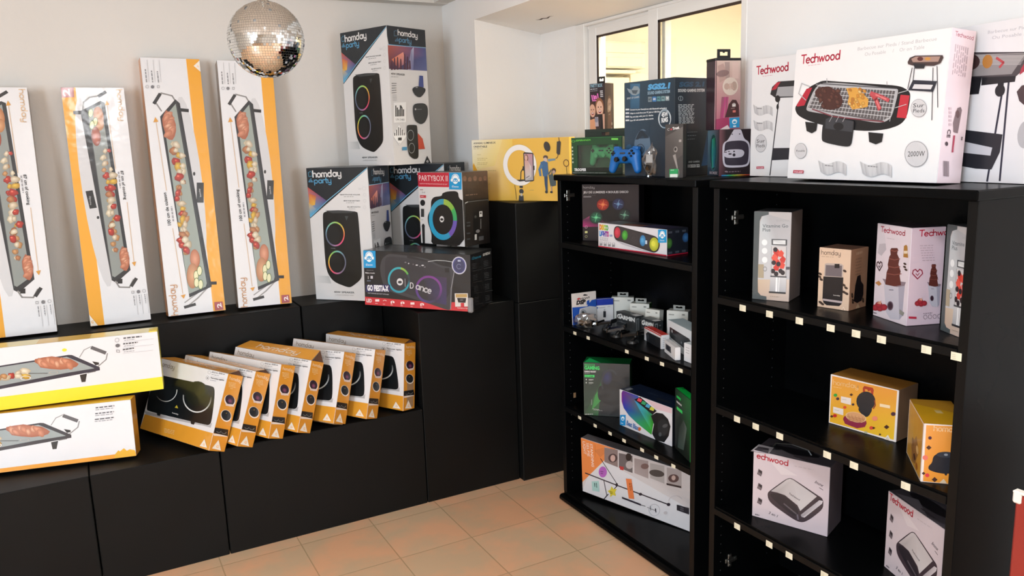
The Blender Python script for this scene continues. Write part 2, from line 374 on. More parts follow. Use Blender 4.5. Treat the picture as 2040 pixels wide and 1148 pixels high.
# ------------------------------------------------------------ the room
def struct(name, mb, m, parent=None, kind='structure'):
    o = mb.build(name, m, parent)
    if not parent: o['kind'] = kind
    return o
def sbox(name, m, *bx, parent=None, ch=0.0005):
    mb = MB()
    for b in bx: mb.box(*b, ch)
    return struct(name, mb, m, parent)
sbox('floor', 'floor_tiles', (-3.8, -3.3, -0.06, 4.6, 4.2, 0))
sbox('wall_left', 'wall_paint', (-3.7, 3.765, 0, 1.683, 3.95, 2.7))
sbox('wall_right', 'wall_paint_lit', (1.683, 3.406, 0, 2.2, 3.95, 2.7), (2.036, 3.10, 0, 2.2, 3.406, 2.06), (2.036, 2.05, 0, 2.2, 3.10, 1.25), (2.036, 0.5, 0, 2.2, 2.05, 2.06))
mb = MB(); mb.prism([(1.683, 2.112), (2.036, 2.057), (2.2, 2.057), (2.2, 2.7), (1.683, 2.7)], 0.5, 3.4055); tr = struct('trim_1', mb, 'wall_paint_lit')
zs = lambda x: 2.112 - (x-1.683)*0.1558 - 0.0004
mb = MB(); cr = [(1.866,3.165),(1.882,3.14),(1.878,3.115),(1.888,3.09),(1.876,3.055),(1.880,3.03),(1.871,3.052),(1.878,3.088),(1.868,3.112),(1.872,3.14)]
mb.poly([(x, y, zs(x)) for x, y in cr]); mb.build('plaster_crack', 'gasket', tr)
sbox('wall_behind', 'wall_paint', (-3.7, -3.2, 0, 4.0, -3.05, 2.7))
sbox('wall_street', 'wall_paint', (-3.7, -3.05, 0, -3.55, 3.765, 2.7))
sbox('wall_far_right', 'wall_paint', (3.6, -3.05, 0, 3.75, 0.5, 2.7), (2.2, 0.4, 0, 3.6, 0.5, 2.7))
sbox('ceiling', 'ceiling_paint', (-3.8, -3.3, 2.55, 4.6, 4.2, 2.65))
# cornice around the top of the walls
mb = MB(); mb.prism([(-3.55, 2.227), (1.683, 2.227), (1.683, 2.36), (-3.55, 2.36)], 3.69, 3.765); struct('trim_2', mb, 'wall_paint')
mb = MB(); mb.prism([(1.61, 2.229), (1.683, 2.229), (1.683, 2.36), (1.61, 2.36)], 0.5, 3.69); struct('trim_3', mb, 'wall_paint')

# window: two sliding sashes with white frames and a brown gasket
W1 = empty('window_1', (2.05, 2.5, 1.25)); W1['kind'] = 'structure'
def wpart(name, m, *bx, ch=0.002):
    mb = MB()
    for b in bx: mb.box(b[0]-2.05, b[1]-2.5, b[2]-1.25, b[3]-2.05, b[4]-2.5, b[5]-1.25, ch)
    return mb.build(name, m, W1)
wpart('window_frame', 'white_frame', (2.034, 3.03, 1.25, 2.11, 3.098, 2.056), (2.034, 2.052, 2.043, 2.054, 3.03, 2.056), (2.054, 2.052, 2.030, 2.11, 3.03, 2.056), (2.034, 2.05, 1.25, 2.11, 2.078, 2.056), (2.034, 2.05, 1.25, 2.11, 3.098, 1.30))
s1 = wpart('sliding_sash', 'white_frame', (2.055, 2.968, 1.28, 2.085, 3.026, 2.046), (2.055, 2.50, 1.997, 2.085, 2.968, 2.04), (2.055, 2.50, 1.28, 2.085, 2.52, 2.046))
wpart('pane', 'window_glass', (2.069, 2.52, 1.3, 2.073, 2.968, 1.997), ch=0.0001)
wpart('gasket', 'gasket', (2.058, 2.957, 1.3, 2.062, 2.968, 1.997), (2.058, 2.58, 1.988, 2.062, 2.968, 1.998), ch=0.0005)
s2 = wpart('sliding_sash', 'white_frame', (2.036, 2.523, 1.28, 2.054, 2.582, 2.046), (2.036, 2.078, 1.997, 2.054, 2.523, 2.046))
wpart('pane', 'window_glass', (2.044, 2.078, 1.3, 2.047, 2.523, 1.997), ch=0.0001)
wpart('gasket', 'gasket', (2.037, 2.512, 1.3, 2.041, 2.523, 1.997), (2.037, 2.078, 1.988, 2.041, 2.523, 1.998), ch=0.0005)
# corridor behind the window
sbox('wall_corridor', 'corridor_wall', (2.2, 3.95, 0, 4.55, 4.1, 2.7), (4.4, 0.5, 0, 4.55, 3.95, 2.7), (2.201, 0.5, 0, 4.4, 0.62, 2.7))
a = empty('wall_cabinet', (2.84, 3.95, 1.95)); tag(a, 'cream wall unit with two panels, high behind the left window pane', 'wall unit')
slab('case', a, -0.15, -0.14, 0.0, 0.15, 0, 0.15, 'corridor_box', 0.004)
slab('panel', a, -0.14, -0.146, 0.085, 0.14, -0.139, 0.14, 'corridor_box', 0.003); slab('panel', a, -0.13, -0.146, 0.008, 0.12, -0.139, 0.06, 'corridor_box', 0.003)
a = empty('meter_box', (2.80, 3.95, 1.3)); tag(a, 'cream meter box under a narrow shelf, below the wall unit behind the window', 'meter box')
slab('case', a, -0.1, -0.13, 0.0, 0.08, 0, 0.6, 'corridor_box', 0.004); slab('shelf', a, -0.13, -0.15, 0.62, 0.11, 0, 0.64, 'corridor_box', 0.003)
slab('switch', a, 0.05, -0.137, 0.43, 0.058, -0.129, 0.46, 'gasket', 0.001)
tag(slab('wall_panel', None, 2.93, 3.88, 1.0, 3.25, 3.95, 1.935, 'corridor_box', 0.004), 'plain cream panel right of the meter box, behind the window', 'panel')

# ------------------------------------------------------------ plinths
def plinth(x0, y0, z0, x1, y1, z1, label, grp='black display plinths along the wall'):
    mb = MB(); mb.box(0, 0, 0, x1-x0, y1-y0, z1-z0, 0.0025); o = mb.build('display_plinth', 'plinth_black'); o.location = (x0, y0, z0)
    tag(o, label, 'plinth', grp)
plinth(-1.0, 3.053, 0, -0.090, 3.5, 0.432, 'low black plinth at the far left, cut by the picture edge')
plinth(-0.086, 3.053, 0, 0.352, 3.5, 0.432, 'low black plinth under the right end of the two stacked long boxes')
plinth(0.356, 3.053, 0, 1.187, 3.5, 0.432, 'long low black plinth carrying most of the leaning hotplate boxes')
plinth(1.191, 3.053, 0, 1.652, 3.762, 0.855, 'tall black plinth reaching the floor, under the party speaker cartons')
plinth(-1.0, 3.503, 0, 0.806, 3.762, 0.858, 'rear black plinth step carrying the four upright griddle boxes')
plinth(0.812, 3.503, 0, 1.188, 3.762, 0.858, 'rear black plinth step under the left speaker carton')
plinth(1.656, 3.02, 0, 2.03, 3.40, 0.843, 'black cube plinth in the corner, at the bottom of the tallest stack')
plinth(1.656, 3.02, 0.845, 2.03, 3.40, 1.289, 'black cube plinth on top of the corner stack, under the ring light box')

# ------------------------------------------------------------ cabinets
def cabinet(y0, y1, shelves, tags, label, base_z, hinges, name='shelf_cabinet', crumb=None):
    # y0 > y1 ; front faces -x
    T = 0.023; xf, xb = 1.716, 2.028; o = empty(name, (xf, y0, 0)); tag(o, label, 'cabinet', 'black shelf cabinets')
    def s(nm, m, x0, ya, z0, x1, yb, z1, ch=0.001, par=None):
        mb = MB(); mb.box(x0-xf, min(ya, yb)-y0, z0, x1-xf, max(ya, yb)-y0, z1, ch); return mb.build(nm, m, par or o)
    s('top_board', 'cabinet_black', 1.700, y0+0.006, 1.392, xb, y1-0.006, 1.416, 0.003)
    mb = MB(); yi = -T
    mb.box(0, -T, base_z-0.01, xb-xf, 0, 1.392, 0.001)
    z = base_z + 0.06
    while z < 1.36:                      # rows of shelf-pin holes
        for xx in (0.03, 0.245):
            for i in range(8):
                a0, a1 = 2*math.pi*i/8, 2*math.pi*(i+1)/8; r = 0.0021
                mb.poly([(xx, yi-0.0004, z), (xx+r*math.cos(a0), yi-0.0004, z+r*math.sin(a0)), (xx+r*math.cos(a1), yi-0.0004, z+r*math.sin(a1))], mi=1)
        z += 0.032
    mb.build('side_panel', ['cabinet_black', 'hole_dark'], o)
    if crumb: s('torn_sticker', 'kraft', crumb[0], y0-T-0.0006, crumb[1], crumb[0]+0.012, y0-T, crumb[1]+0.022, 0.0002)
    s('side_panel', 'cabinet_black', xf, y1, base_z-0.01, xb, y1+T, 1.392)
    s('edge_strip', 'cabinet_edge', xf-0.001, y0-0.0002, base_z, xf+0.0005, y0-T, 1.39, 0.0003)
    s('edge_strip', 'cabinet_edge', xf-0.001, y1+0.0002, base_z, xf+0.0005, y1+T, 1.39, 0.0003)
    s('back_panel', 'cabinet_black', xb-0.005, y0-T, base_z, xb, y1+T, 1.392, 0.0005)
    s('base', 'cabinet_black', 1.692, y0+0.010, 0, xb, y1-0.010, base_z-0.012, 0.012)
    s('bottom_board', 'cabinet_black', xf-0.003, y0-T, base_z-0.02, xb-0.005, y1+T, base_z, 0.001)
    for z, tl in zip(shelves, tags):
        sh = s('shelf', 'cabinet_black', xf+0.002, y0-T-0.001, z-0.019, xb-0.005, y1+T+0.001, z, 0.001)
        s('price_rail', 'cabinet_edge', xf-0.003, y0-T-0.001, z-0.027, xf+0.002, y1+T+0.001, z-0.007, 0.0006, sh)
        for (ty, tz, w, h) in tl:
            mb = MB(); mb.box(-0.0042, ty-w/2-y0, tz-h, -0.003, ty+w/2-y0, tz, 0.0002, 'E9E4CC')
            ar = Art(mb, 'left', 0.001, h, w); ar.o = Vector((-0.0042, ty+w/2-y0, tz-h))
            for r in range(3): ar.words((12, 35+r*22), (88, 35+r*22), 6, 'B9B49E', seed=int(ty*1000)+r, full=0.8)
            mb.build('price_tag', 'printed_card', sh)
    for (hx, hz) in hinges:
        mb = MB()
        for w, h in ((0.016, 0.044), (0.05, 0.015)): mb.box(hx-xf-w/2+(0.006 if w > .02 else 0), yi-0.005, hz-h/2, hx-xf+w/2+(0.006 if w > .02 else 0), yi, hz+h/2, 0.003)
        for dx, dz in ((0, .017), (0, -.017), (0.024, 0)): mb.cyl((hx-xf+dx, yi-0.0045, hz+dz), (hx-xf+dx, yi-0.008, hz+dz), 0.0045, n=10)
        mb.box(hx-xf-0.013, yi-0.011, hz-0.005, hx-xf+0.02, yi-0.004, hz+0.005, 0.002)
        mb.build('hinge_plate', 'steel_dull', o)
    return o
w, h = 0.021, 0.013
cabinet(2.765, 1.925, [1.145, 0.793, 0.44], [[(2.30, 1.131, w, h)] if False else [],
  [(y, 0.7795, w, h) for y in (2.650, 2.553, 2.298, 2.180, 2.095, 1.998)],
  [(y, 0.4235, w, h) for y in (2.625, 2.512, 2.410, 2.319, 2.208, 2.126, 2.032)]],
  'black open cabinet filled with electronics, left of the two cabinets', 0.04, [(1.75, 1.33)], crumb=(1.759, 0.462))
w, h = 0.025, 0.019
cabinet(1.852, 1.028, [1.06, 0.70, 0.35], [[(y, 1.046, w, h) for y in (1.718, 1.612, 1.503, 1.398, 1.319, 1.245, 1.125, 1.052)],
  [(y, 0.6900, w, h) for y in (1.732, 1.654, 1.560, 1.392, 1.306, 1.156)],
  [(y, 0.3345, w, h) for y in (1.722, 1.588, 1.511, 1.384)]],
  'black open cabinet of kitchen appliance boxes, right of the two cabinets', 0.05, [(1.785, 1.298), (1.785, 0.137)])

# ------------------------------------------------------------ mirror ball
def mirror_ball():
    cx, cy, cz, r = 0.481, 2.226, 1.84, 0.0985
    o = empty('mirror_ball', (cx, cy, cz), 12); tag(o, 'silver mirror ball of small square facets hanging in front of the left wall', 'mirror ball')
    mb = MB(); mb.ell((0,0,0), (r*0.985,)*3, 40, 24); mb.build('core', 'ball_core', o, smooth=True)
    mb = MB(); rows = 46; rn = random.Random(3)
    for i in range(rows):
        t0 = math.pi*(i+0.04)/rows; t1 = math.pi*(i+0.96)/rows; tm = (t0+t1)/2
        n = max(5, int(round(2*rows*math.sin(tm)))); off = rn.random()
        for k in range(n):
            if rn.random() < 0.012: continue
            a0 = 2*math.pi*(k+off+0.035)/n; a1 = 2*math.pi*(k+off+0.965)/n; am = (a0+a1)/2
            nn = Vector((math.sin(tm)*math.cos(am), math.sin(tm)*math.sin(am), math.cos(tm)))
            nn = (nn + Vector((rn.gauss(0,.022), rn.gauss(0,.022), rn.gauss(0,.022)))).normalized()
            c = Vector((math.sin(tm)*math.cos(am), math.sin(tm)*math.sin(am), math.cos(tm)))*r
            w = math.sin(tm)*(a1-a0)/2*r; h = (t1-t0)/2*r; e1 = Vector((-math.sin(am), math.cos(am), 0)); e1 = (e1 - nn*e1.dot(nn)).normalized(); e2 = nn.cross(e1)
            mb.poly([c-e1*w-e2*h, c+e1*w-e2*h, c+e1*w+e2*h, c-e1*w+e2*h])
    tag(mb.build('mirror_tiles', 'mirror', o), 'small square mirror tiles in rows')
    mb = MB(); mb.cyl((0,0,r*0.97), (0,0,r+0.006), 0.016, 0.012, 20); mb.build('top_cap', 'chrome', o)
    mb = MB(); mb.tube([(0.008*math.cos(t), 0, r+0.012+0.008*math.sin(t)) for t in [i*math.pi/5 for i in range(11)]], 0.0015); mb.build('hanging_ring', 'chrome', o)
    mb = MB(); mb.cyl((0,0,r+0.02), (0,0,2.55-cz), 0.0012, n=6); mb.build('cord', 'string', o)
mirror_ball()

# red panel with a pale corner cap beside the right cabinet, cut by the frame
a = empty('red_display_unit', (1.5, 0.787, 0)); tag(a, 'red display unit with a pale corner cap, at the bottom right edge of the picture', 'display unit')
slab('panel', a, 0, -0.28, 0, 0.42, 0, 0.862, 'red_lacquer', 0.004)
mb = MB(); mb.box(-0.004, -0.012, 0.842, 0.010, 0.004, 0.866, 0.003); mb.box(-0.004, -0.10, 0.862, 0.012, 0.004, 0.867, 0.002); mb.build('corner_cap', 'white_plastic', a)

# ------------------------------------------------------------ printed artwork and cartons
TAN = 'D9B48A'; OR = 'EFA82E'; WH = 'E6E6E8'; BK = '141518'; GR = '8A8A8C'
def blob(a, x, y, rx, ry, c, e, rn, rot=0, n=11, j=.22):
    co, si = math.cos(rad(rot)), math.sin(rad(rot)); ps = []
    for i in range(n):
        t = 2*math.pi*i/n; k = 1 + rn.uniform(-j, j); u, v = rx*k*math.cos(t), ry*k*math.sin(t); ps.append((x+u*co-v*si, y+u*si+v*co))
    a.k += 1; c0 = (x-rx*.15, y-ry*.2)
    for i in range(n): a.uvpoly([a.h(*c0), a.h(*ps[i]), a.h(*ps[(i+1)%n])], [c, e, e])
def food_skewers(a, p0, p1, n, wid, seed=1, sc=1.0):
    rn = random.Random(seed); cols = ['C93A28', 'E9DCC4', 'E8C24A', 'D9A46E', 'EDE4CE', 'C98A5C', 'C93A28', 'F0E6D0']
    a.line([p0, p1], 3*sc, '8A8078')
    dx, dy = p1[0]-p0[0], p1[1]-p0[1]; L = math.hypot(dx, dy); ux, uy = dx/L, dy/L
    for i in range(n):
        t = (i+.5)/n
        for j in range(2):
            o = rn.uniform(-wid, wid); x = p0[0]+dx*t - uy*o; y = p0[1]+dy*t + ux*o
            r = rn.uniform(.75, 1.2)*wid*.74
            c = rn.choice(cols); e = {'C93A28': '8A2018', 'E9DCC4': 'A89474', 'E8C24A': 'A87A20', 'D9A46E': '96683C', 'EDE4CE': 'B09C80', 'C98A5C': '8A5430', 'F0E6D0': 'B8A888'}[c]
            blob(a, x, y, r*rn.uniform(.8,1.25), r*rn.uniform(.7,1.1), c, e, rn, rn.uniform(0,180))
            if c == 'C93A28': a.ell(x-r*.25, y-r*.25, r*.3, r*.2, 'E8735C', n=7)
def chicken(a, x, y, rx, ry, rot=0):
    rn = random.Random(5); blob(a, x, y, rx, ry, 'D08868', 'A45C40', rn, rot, 14, .12); lng = ry > rx; L = max(rx, ry); S = min(rx, ry); r0 = rot + (90 if lng else 0)
    c, d = math.cos(rad(r0)), math.sin(rad(r0))
    for i in range(8):
        u = L*(-.75+.2*i)*.95; v = S*rn.uniform(-.35, .35); r = S*rn.uniform(.34, .5)
        blob(a, x+u*c-v*d, y+u*d+v*c, r*1.9, r, rn.choice(['E8AC8C', 'E09C7C', 'ECB898', 'DA9474']), 'B06C4E', rn, r0+rn.uniform(25, 75), 12, .1)
def tri_g(a, p, q, r, col='F1E9DC', g=OR):
    a.poly([p, q, r], col); cx = (p[0]+q[0]+r[0])/3; cy = (p[1]+q[1]+r[1])/3; w = abs(p[0]-q[0])*.13+1e-3
    a.text('G', (cx-w, cy+w*1.2), (cx+w, cy+w*1.2), w*2.2, g, .02)
def icons3(a, pts, r, col='55555A'):
    a.ring(pts[0][0], pts[0][1], r, r, .25, 'B0B0B4', n=14); a.ell(pts[1][0], pts[1][1], r, r, '77777B', n=14); a.ring(pts[2][0], pts[2][1], r, r, .25, '66666A', n=4, rot=45)

def art_griddle87(a):
    a.bg(WH); a.poly([(238,146),(297,147),(412,1084),(357,1090)], OR)
    a.poly([(238,146),(290,146),(292,185),(244,187)], 'B8787C'); a.text('2', (276,182),(272,152), 26, 'F5E8E8', .03)
    a.ell(370,560,45,380,'D2D2D4',-9)
    a.line([(326,236),(329,205),(352,186),(390,180)], 6, '8C8A88'); a.line([(388,182),(415,165)], 12, '2A2A2C')
    a.line([(292,246),(326,246)], 15, BK); a.line([(352,560),(366,618)], 27, BK); a.text('homday', (360,610),(356,575), 8, 'BBBBBB'); a.ell(386,660,5,6,BK)
    a.poly([(316,240),(395,200),(412,207),(514,868),(458,918),(440,908)], '24262A')
    a.poly([(345,240),(398,212),(500,860),(452,896),(440,890)], '8E9490')
    a.line([(345,240),(442,900)], 3, '45484A')
    a.line([(455,912),(470,935),(510,936),(526,905)], 6, '8C8A88'); a.line([(518,930),(536,902)], 13, '2A2A2C'); a.rect(463,902,482,921,BK)
    a.ell(388,262,20,40,'D8A074',-8,edge='A8683C'); a.ell(392,292,17,26,'D8A478',edge='B07444'); a.ell(378,340,18,38,'C46A4E',-6,edge='8A3C28')
    for x, y in ((357,248),(375,282),(362,295)): a.ell(x,y,10,18,'5E7A3A',5); a.ell(x,y,8,15,'E6E4B4',5)
    food_skewers(a, (418,385), (458,800), 17, 17, 4); chicken(a, 490, 822, 19, 46, -4)
    a.line([(421,212),(455,470)], 2, TAN); a.line([(500,600),(528,840)], 2, TAN)
    a.poly([(413,218),(430,215),(419,198)], 'D99A3C'); a.poly([(519,838),(536,834),(530,853)], 'D99A3C')
    a.logo('homday', (458,156), (472,278), 22, 'E9C9A4', .16)
    a.text('87 cm of cooking', (474,476), (489,590), 11, '222222', .02); a.words((464,480),(476,588), 5, '9A9A9E', 3)
    for i, (x, y) in enumerate(((524,955),(545,952),(567,949))):
        a.words((x+1,y+14),(x+9,y+80-i*3), 3, '8A8A8E', i+2); a.line([(x+11,y+12),(x+20,y+88)], 1.2, 'B0B0B4')
    icons3(a, ((567,950),(545,953),(523,955)), 7)
    tri_g(a, (349,1040), (386,1086), (356,1088))
def art_griddle100(fr):
    def fn(a):
        a.bg(WH); a.poly([(207,31),(262,32),(384,1095),(330,1100)], OR); a.ell(230,560,50,380,'D4D4D6',-7)
        a.line([(165,205),(150,182),(105,172),(78,205),(106,245)], 6, '8C8A88'); a.line([(76,214),(100,176)], 13, '2A2A2C')
        a.line([(176,238),(216,241)], 14, BK); a.line([(298,975),(340,974)], 14, BK); a.rect(254,540,284,625,'2A2C2E'); a.text('homday', (274,600),(268,565), 7, 'DDDDDD'); a.ell(243,503,5,8,BK)
        a.line([(312,985),(262,1040),(216,1078)], 6, '9C9A98'); a.line([(290,985),(258,1020),(205,1060)], 5, '9C9A98'); a.line([(205,1081),(250,1068)], 13, '2A2A2C')
        a.poly([(100,268),(163,196),(182,212),(322,990),(300,1000),(225,1038)], '24262A')
        a.poly([(114,275),(165,214),(300,975),(296,990),(222,1022)], '9AA49C'); a.line([(166,200),(308,985)], 5, '34373A')
        chicken(a, 138, 302, 27, 58, -6); food_skewers(a, (170,372), (208,842), 21, 20, 6)
        a.ell(248,868,21,42,'E0A080',-4,edge='B06A48'); a.ell(238,942,25,56,'DCA880',edge='B07850')
        for x, y in ((253,940),(268,920),(255,972),(273,980)): a.ell(x,y,11,22,'5E7A3A'); a.ell(x,y,9,19,'E8E6BC')
        a.line([(83,290),(126,575)], 2, TAN); a.line([(152,735),(196,1020)], 2, TAN)
        a.poly([(72,292),(93,289),(80,270)], 'D99A3C'); a.poly([(187,1028),(208,1023),(200,1043)], 'D99A3C')
        a.logo('homday', (176,1114), (160,982), 30, 'D8A67A', .13)
        a.text('100 cm de cuisson' if fr else '100 cm of cooking', (145,722), (124,583), 13, '222222', .02); a.words((158,705),(144,598), 6, '9A9A9E', 3)
        for i, x in enumerate((44,69,93)):
            a.words((x+3,130),(x-6,42+i*4), 4, '8A8A8E', i); a.line([(x+11,128),(x+3,40)], 1.2, 'B0B0B4')
        icons3(a, ((47,148),(69,148),(93,147)), 7)
        tri_g(a, (238,60), (262,38), (268,84)); a.poly([(333,1059),(368,1056),(373,1092),(337,1096)], 'A8484E'); a.text('2', (366,1082),(361,1062), 18, 'F5E8E8', .03)
    return fn
def flat(col):
    return lambda a: a.bg(col)
gc = dict(all='D8D6D4', left='C98A3A', top='D9D9D6', bottom='E0A030', right='8A7A70', back='9A7A58')
K1 = [(357,1090),(595,1063),(487,148),(238,146)]; K2 = [(135,1122),(384,1095),(262,32),(18,30)]
G4 = 'griddle boxes leaning on the wall'
carton('griddle_box', (-0.369,3.568,0.870,-0.3,6.3,0.49,0.226,0.959,0.09), dict(gc, left='8A6A48'), [('front', K1, art_griddle87)], 'tall white griddle box cut by the left edge of the picture, leaning on the wall', G4, 'wrapped_card')
carton('griddle_box', (-0.025,3.590,0.867,-0.57,5.0,0.235,0.226,0.959,0.09), dict(gc, left='8A6A48'), [('front', K1, art_griddle87)], 'upright griddle box with its orange stripe on the left side, second from the left', G4, 'wrapped_card')
carton('griddle_box', (0.269,3.578,0.871,1.2,6.4,0.754,0.232,1.082,0.09), dict(gc, left='D07A28'), [('front', K2, art_griddle100(True)), ('left', None, flat('D88430'))], 'tallest upright griddle box, orange stripe at right, standing left of the mirror ball', G4, 'wrapped_card')
carton('griddle_box', (0.553,3.568,0.873,-3.2,6.2,1.11,0.23,1.072,0.09), dict(gc, left='3A2A20'), [('front', K2, art_griddle100(False)), ('left', None, flat('6A4A2A'))], 'upright griddle box whose top is hidden behind the mirror ball', G4, 'wrapped_card')

def art_griddle_wide(yellow):
    Y = 'F4E02E' if yellow else 'F0B02C'
    def fn(a):   # picture corners: BL (-560,740), BR (1215,520), TR (1158,92), TL (-620,275)  (long box continuing left)
        a.bg(WH)
        if yellow: a.poly([(-560,742),(1216,522),(1205,428),(-575,640)], Y); a.ell(615,212,14,12,'E6E040')
        else: a.poly([(-560,742),(1216,522),(1210,490),(-565,708)], 'EFA02A'); a.poly([(1090,505),(1108,475),(1118,484),(1140,460),(1158,480),(1175,470),(1206,478),(1214,520),(1090,536)], 'E9B02A')
        a.line([(705,268),(730,215),(770,192)], 6, '9A9A9A'); a.line([(868,245),(862,290),(810,345),(800,375),(755,385)], 7, '8A8A8A'); a.line([(775,200),(855,240)], 24, '5A5A5E')
        a.poly([(-450,470),(120,335),(640,248),(660,250),(826,345),(828,368),(620,410),(-330,600)], '26283A' if yellow else '2C2C34')
        a.poly([(-390,470),(120,345),(630,262),(795,352),(620,382),(-300,575)], '9AA4A4')
        a.poly([(780,300),(820,310),(822,325),(800,330)], BK); a.poly([(710,398),(752,388),(745,450),(722,452)], BK); a.poly([(115,518),(148,508),(145,522),(120,526)], BK)
        chicken(a, 570, 305, 128, 44, 5); food_skewers(a, (410,372), (-350,455), 19, 38, 8, 1.4)
        a.line([(410,375),(520,378)], 4, '55504C'); a.ring(556,374,28,12,.25,'B8B0A8',n=16); a.ring(172,428,32,16,.25,'D8D4CC',n=16); a.ring(395,408,32,16,.25,'D8D4CC',n=16)
        a.poly([(-40,548),(20,528),(55,560),(50,572),(-40,590)], '26282C')
        if yellow:
            for i, t in enumerate(('200 C thermostat', 'Non-stick coating', 'Fat drip tray')): 
                y = 140+i*42; a.words((960,y),(1138-i*35,y-17), 9, '4A4A4E', i+3); a.words((965,y+14),(1070,y+2), 4, '9A9A9E', i+9); a.line([(960,y+24),(1140,y+4)], 1.5, 'B8B8BC')
            a.ring(922,148,13,16,.14,'8A8A8E',n=18); a.ell(927,188,13,13,'66666A'); a.ring(931,229,15,12,.25,'55555A',n=4,rot=45)
        else:
            for i in range(3): a.words((960,150+i*44),(1140,130+i*44), 8, '55555A', i+3); a.words((960,164+i*44),(1130,146+i*44), 5, '9A9A9E', i+5)
    return fn
gw = [(-560,742),(1216,522),(1160,92),(-620,275)]
carton('griddle_box', (-0.866,3.342,0.446,-12.5,5.6,0.1,0.96,0.214,0.087), dict(all='D8D6D4', top='E8A82C', right='D89A30', bottom='C08A2A'), [('front', gw, art_griddle_wide(False)), ('top', None, flat('E8AE30')), ('right', None, flat('D4902C'))],
  'long orange-trimmed griddle box on its edge, lower of the two stacked at the left', 'long griddle boxes stacked on the left', 'wrapped_card')
def top_yellow(a):
    a.bg('EFE08A'); a.rect(58,0,76,100,'F0C22A'); a.rect(0,0,20,100,'F2DE6A')
b = carton('griddle_box', (-0.759,3.321,0.663,-5.8,0.7,0.3,0.96,0.228,0.093), dict(all='D8D6D4', top='EFE08A', right='E8D850', bottom='C8B82A'), [('front', gw, art_griddle_wide(True)), ('top', None, top_yellow), ('right', None, flat('EADA40'))],
  'long griddle box with a bright yellow edge, upper of the two stacked', 'long griddle boxes stacked on the left', 'wrapped_card')
slab('torn_flap', b, 0.930, 0.0, 0.2275, 0.958, 0.05, 0.2315, 'yellow_card', 0.001)

# ---- hotplates
KH = [(5,895),(605,1105),(795,430),(180,272)]
def art_hob(a):
    a.bg(WH); a.poly([(5,895),(605,1105),(648,955),(48,770)], 'E09C30')
    a.poly([(46,742),(610,885),(640,860),(628,905),(560,885),(60,775)], 'B4B4B6')
    a.spoly([(150,455),(205,430),(222,434),(650,536),(672,560),(668,650),(635,860),(612,882),(590,880),(75,746),(66,720),(85,600)], '10161A')
    a.ring(240,560,100,106,.06,['4A5054','D8DCDC','E8ECEC'],a0=150,a1=0,n=24); a.ring(515,632,128,138,.08,['8A9090','E8ECEC','D8DCDC','3A4042'],a0=190,a1=0,n=30)
    a.ell(515,600,105,110,'131C18'); a.poly([(315,720),(345,728),(333,698)], 'C8B83A'); a.text('homday',(290,770),(345,786),12,'C8C8C8',.02)
    a.poly([(450,835),(495,845),(480,875),(455,868)], '1E2226'); a.poly([(155,765),(190,772),(182,790),(160,785)], '1E2226')
    a.logo('homday', (190,342), (315,380), 42, 'A89C90', .14)
    a.ring(628,415,13,16,.12,'8A8A8E',n=16); a.ring(611,464,14,18,.12,'33333A',n=16); a.ell(611,465,5,6,'22222A')
    a.text('Ø15,5 cm - Ø18,5 cm', (650,418), (764,440), 13, '3A3A40', .02); a.words((648,436),(762,458), 5, '9A9AA0', 2); a.line([(640,448),(762,472)], 1.5, 'B0B0B4')
    a.text('Thermostats réglables', (636,468), (757,494), 13, '33333A', .02); a.words((634,486),(720,502), 5, '8A8AA0', 4)
    for p in (0,1,2): a.words((220,905+p*14),(370,945+p*14), 5, 'EBC88A', p)
    tri_g(a, (528,1062), (592,1080), (572,1003))
KS = [(610,1105),(750,1105),(935,425),(798,425)]
def art_hob_side(a):
    a.bg('D9922E'); a.logo('homday', (806,470), (908,481), 28, 'F0DCC0', .12)
    for p in range(4): a.words((800,498+p*12),(905,500+p*12), 4, 'EBCFA0', p)
    a.words((812,548),(850,550), 4, 'EBCFA0', 3)
    a.ell(806,652,50,50,'EADFD4'); a.ell(808,646,43,44,'2A1828'); a.ell(808,655,22,22,'8E4A6A',edge='3A2034'); a.rect(768,682,842,700,'DCC8C0')
    a.ell(769,787,49,52,'EADFD4'); a.ell(770,783,43,45,'151B20'); a.ell(772,765,3,4,'C89A40'); a.ring(770,783,26,30,.06,'2E363A',n=16)
    a.rect(654,952,775,970,'E9DCD0'); a.poly([(664,898),(788,906),(782,964),(652,946)], '17191C'); a.ring(700,920,24,20,.16,'8C9090',a0=10,a1=150,n=10); a.ring(745,926,24,20,.16,'8C9090',a0=10,a1=150,n=10)
    tri_g(a, (636,1082), (716,1096), (697,1003))
def art_hob_top(a):
    a.bg('DE9A34'); a.logo('homday', (22,70), (78,70), 46, 'F3E8D8', .16); a.words((30,88),(74,88), 6, 'EFD2A0', 4)
HOBS = [(0.103,3.394,0.464,-63.0,23.0,0.3,0.456,0.290,0.070), (0.206,3.387,0.465,-63.0,22.6,0.9,0.453,0.287,0.072), (0.320,3.395,0.457,-64.0,19.0,-1.0,0.462,0.286,0.069),
 (0.416,3.384,0.468,-60.5,20.5,0.8,0.452,0.285,0.069), (0.541,3.383,0.459,-58.5,20.0,-1.2,0.457,0.289,0.072), (0.678,3.387,0.460,-56.5,16.5,0.9,0.448,0.287,0.072), (0.873,3.448,0.441,-61.9,7.3,-0.7,0.466,0.287,0.073)]
HL = ['leaning twin hotplate box at the front of the row, its whole front showing', 'leaning twin hotplate box directly behind the frontmost one of the row', 'leaning twin hotplate box, third from the front of the row',
 'leaning twin hotplate box with a broad orange lid, fourth from the front', 'leaning twin hotplate box with a torn bottom corner, fifth from the front', 'leaning twin hotplate box just left of the last upright one', 'nearly upright twin hotplate box at the far right end of the row']
proto = None
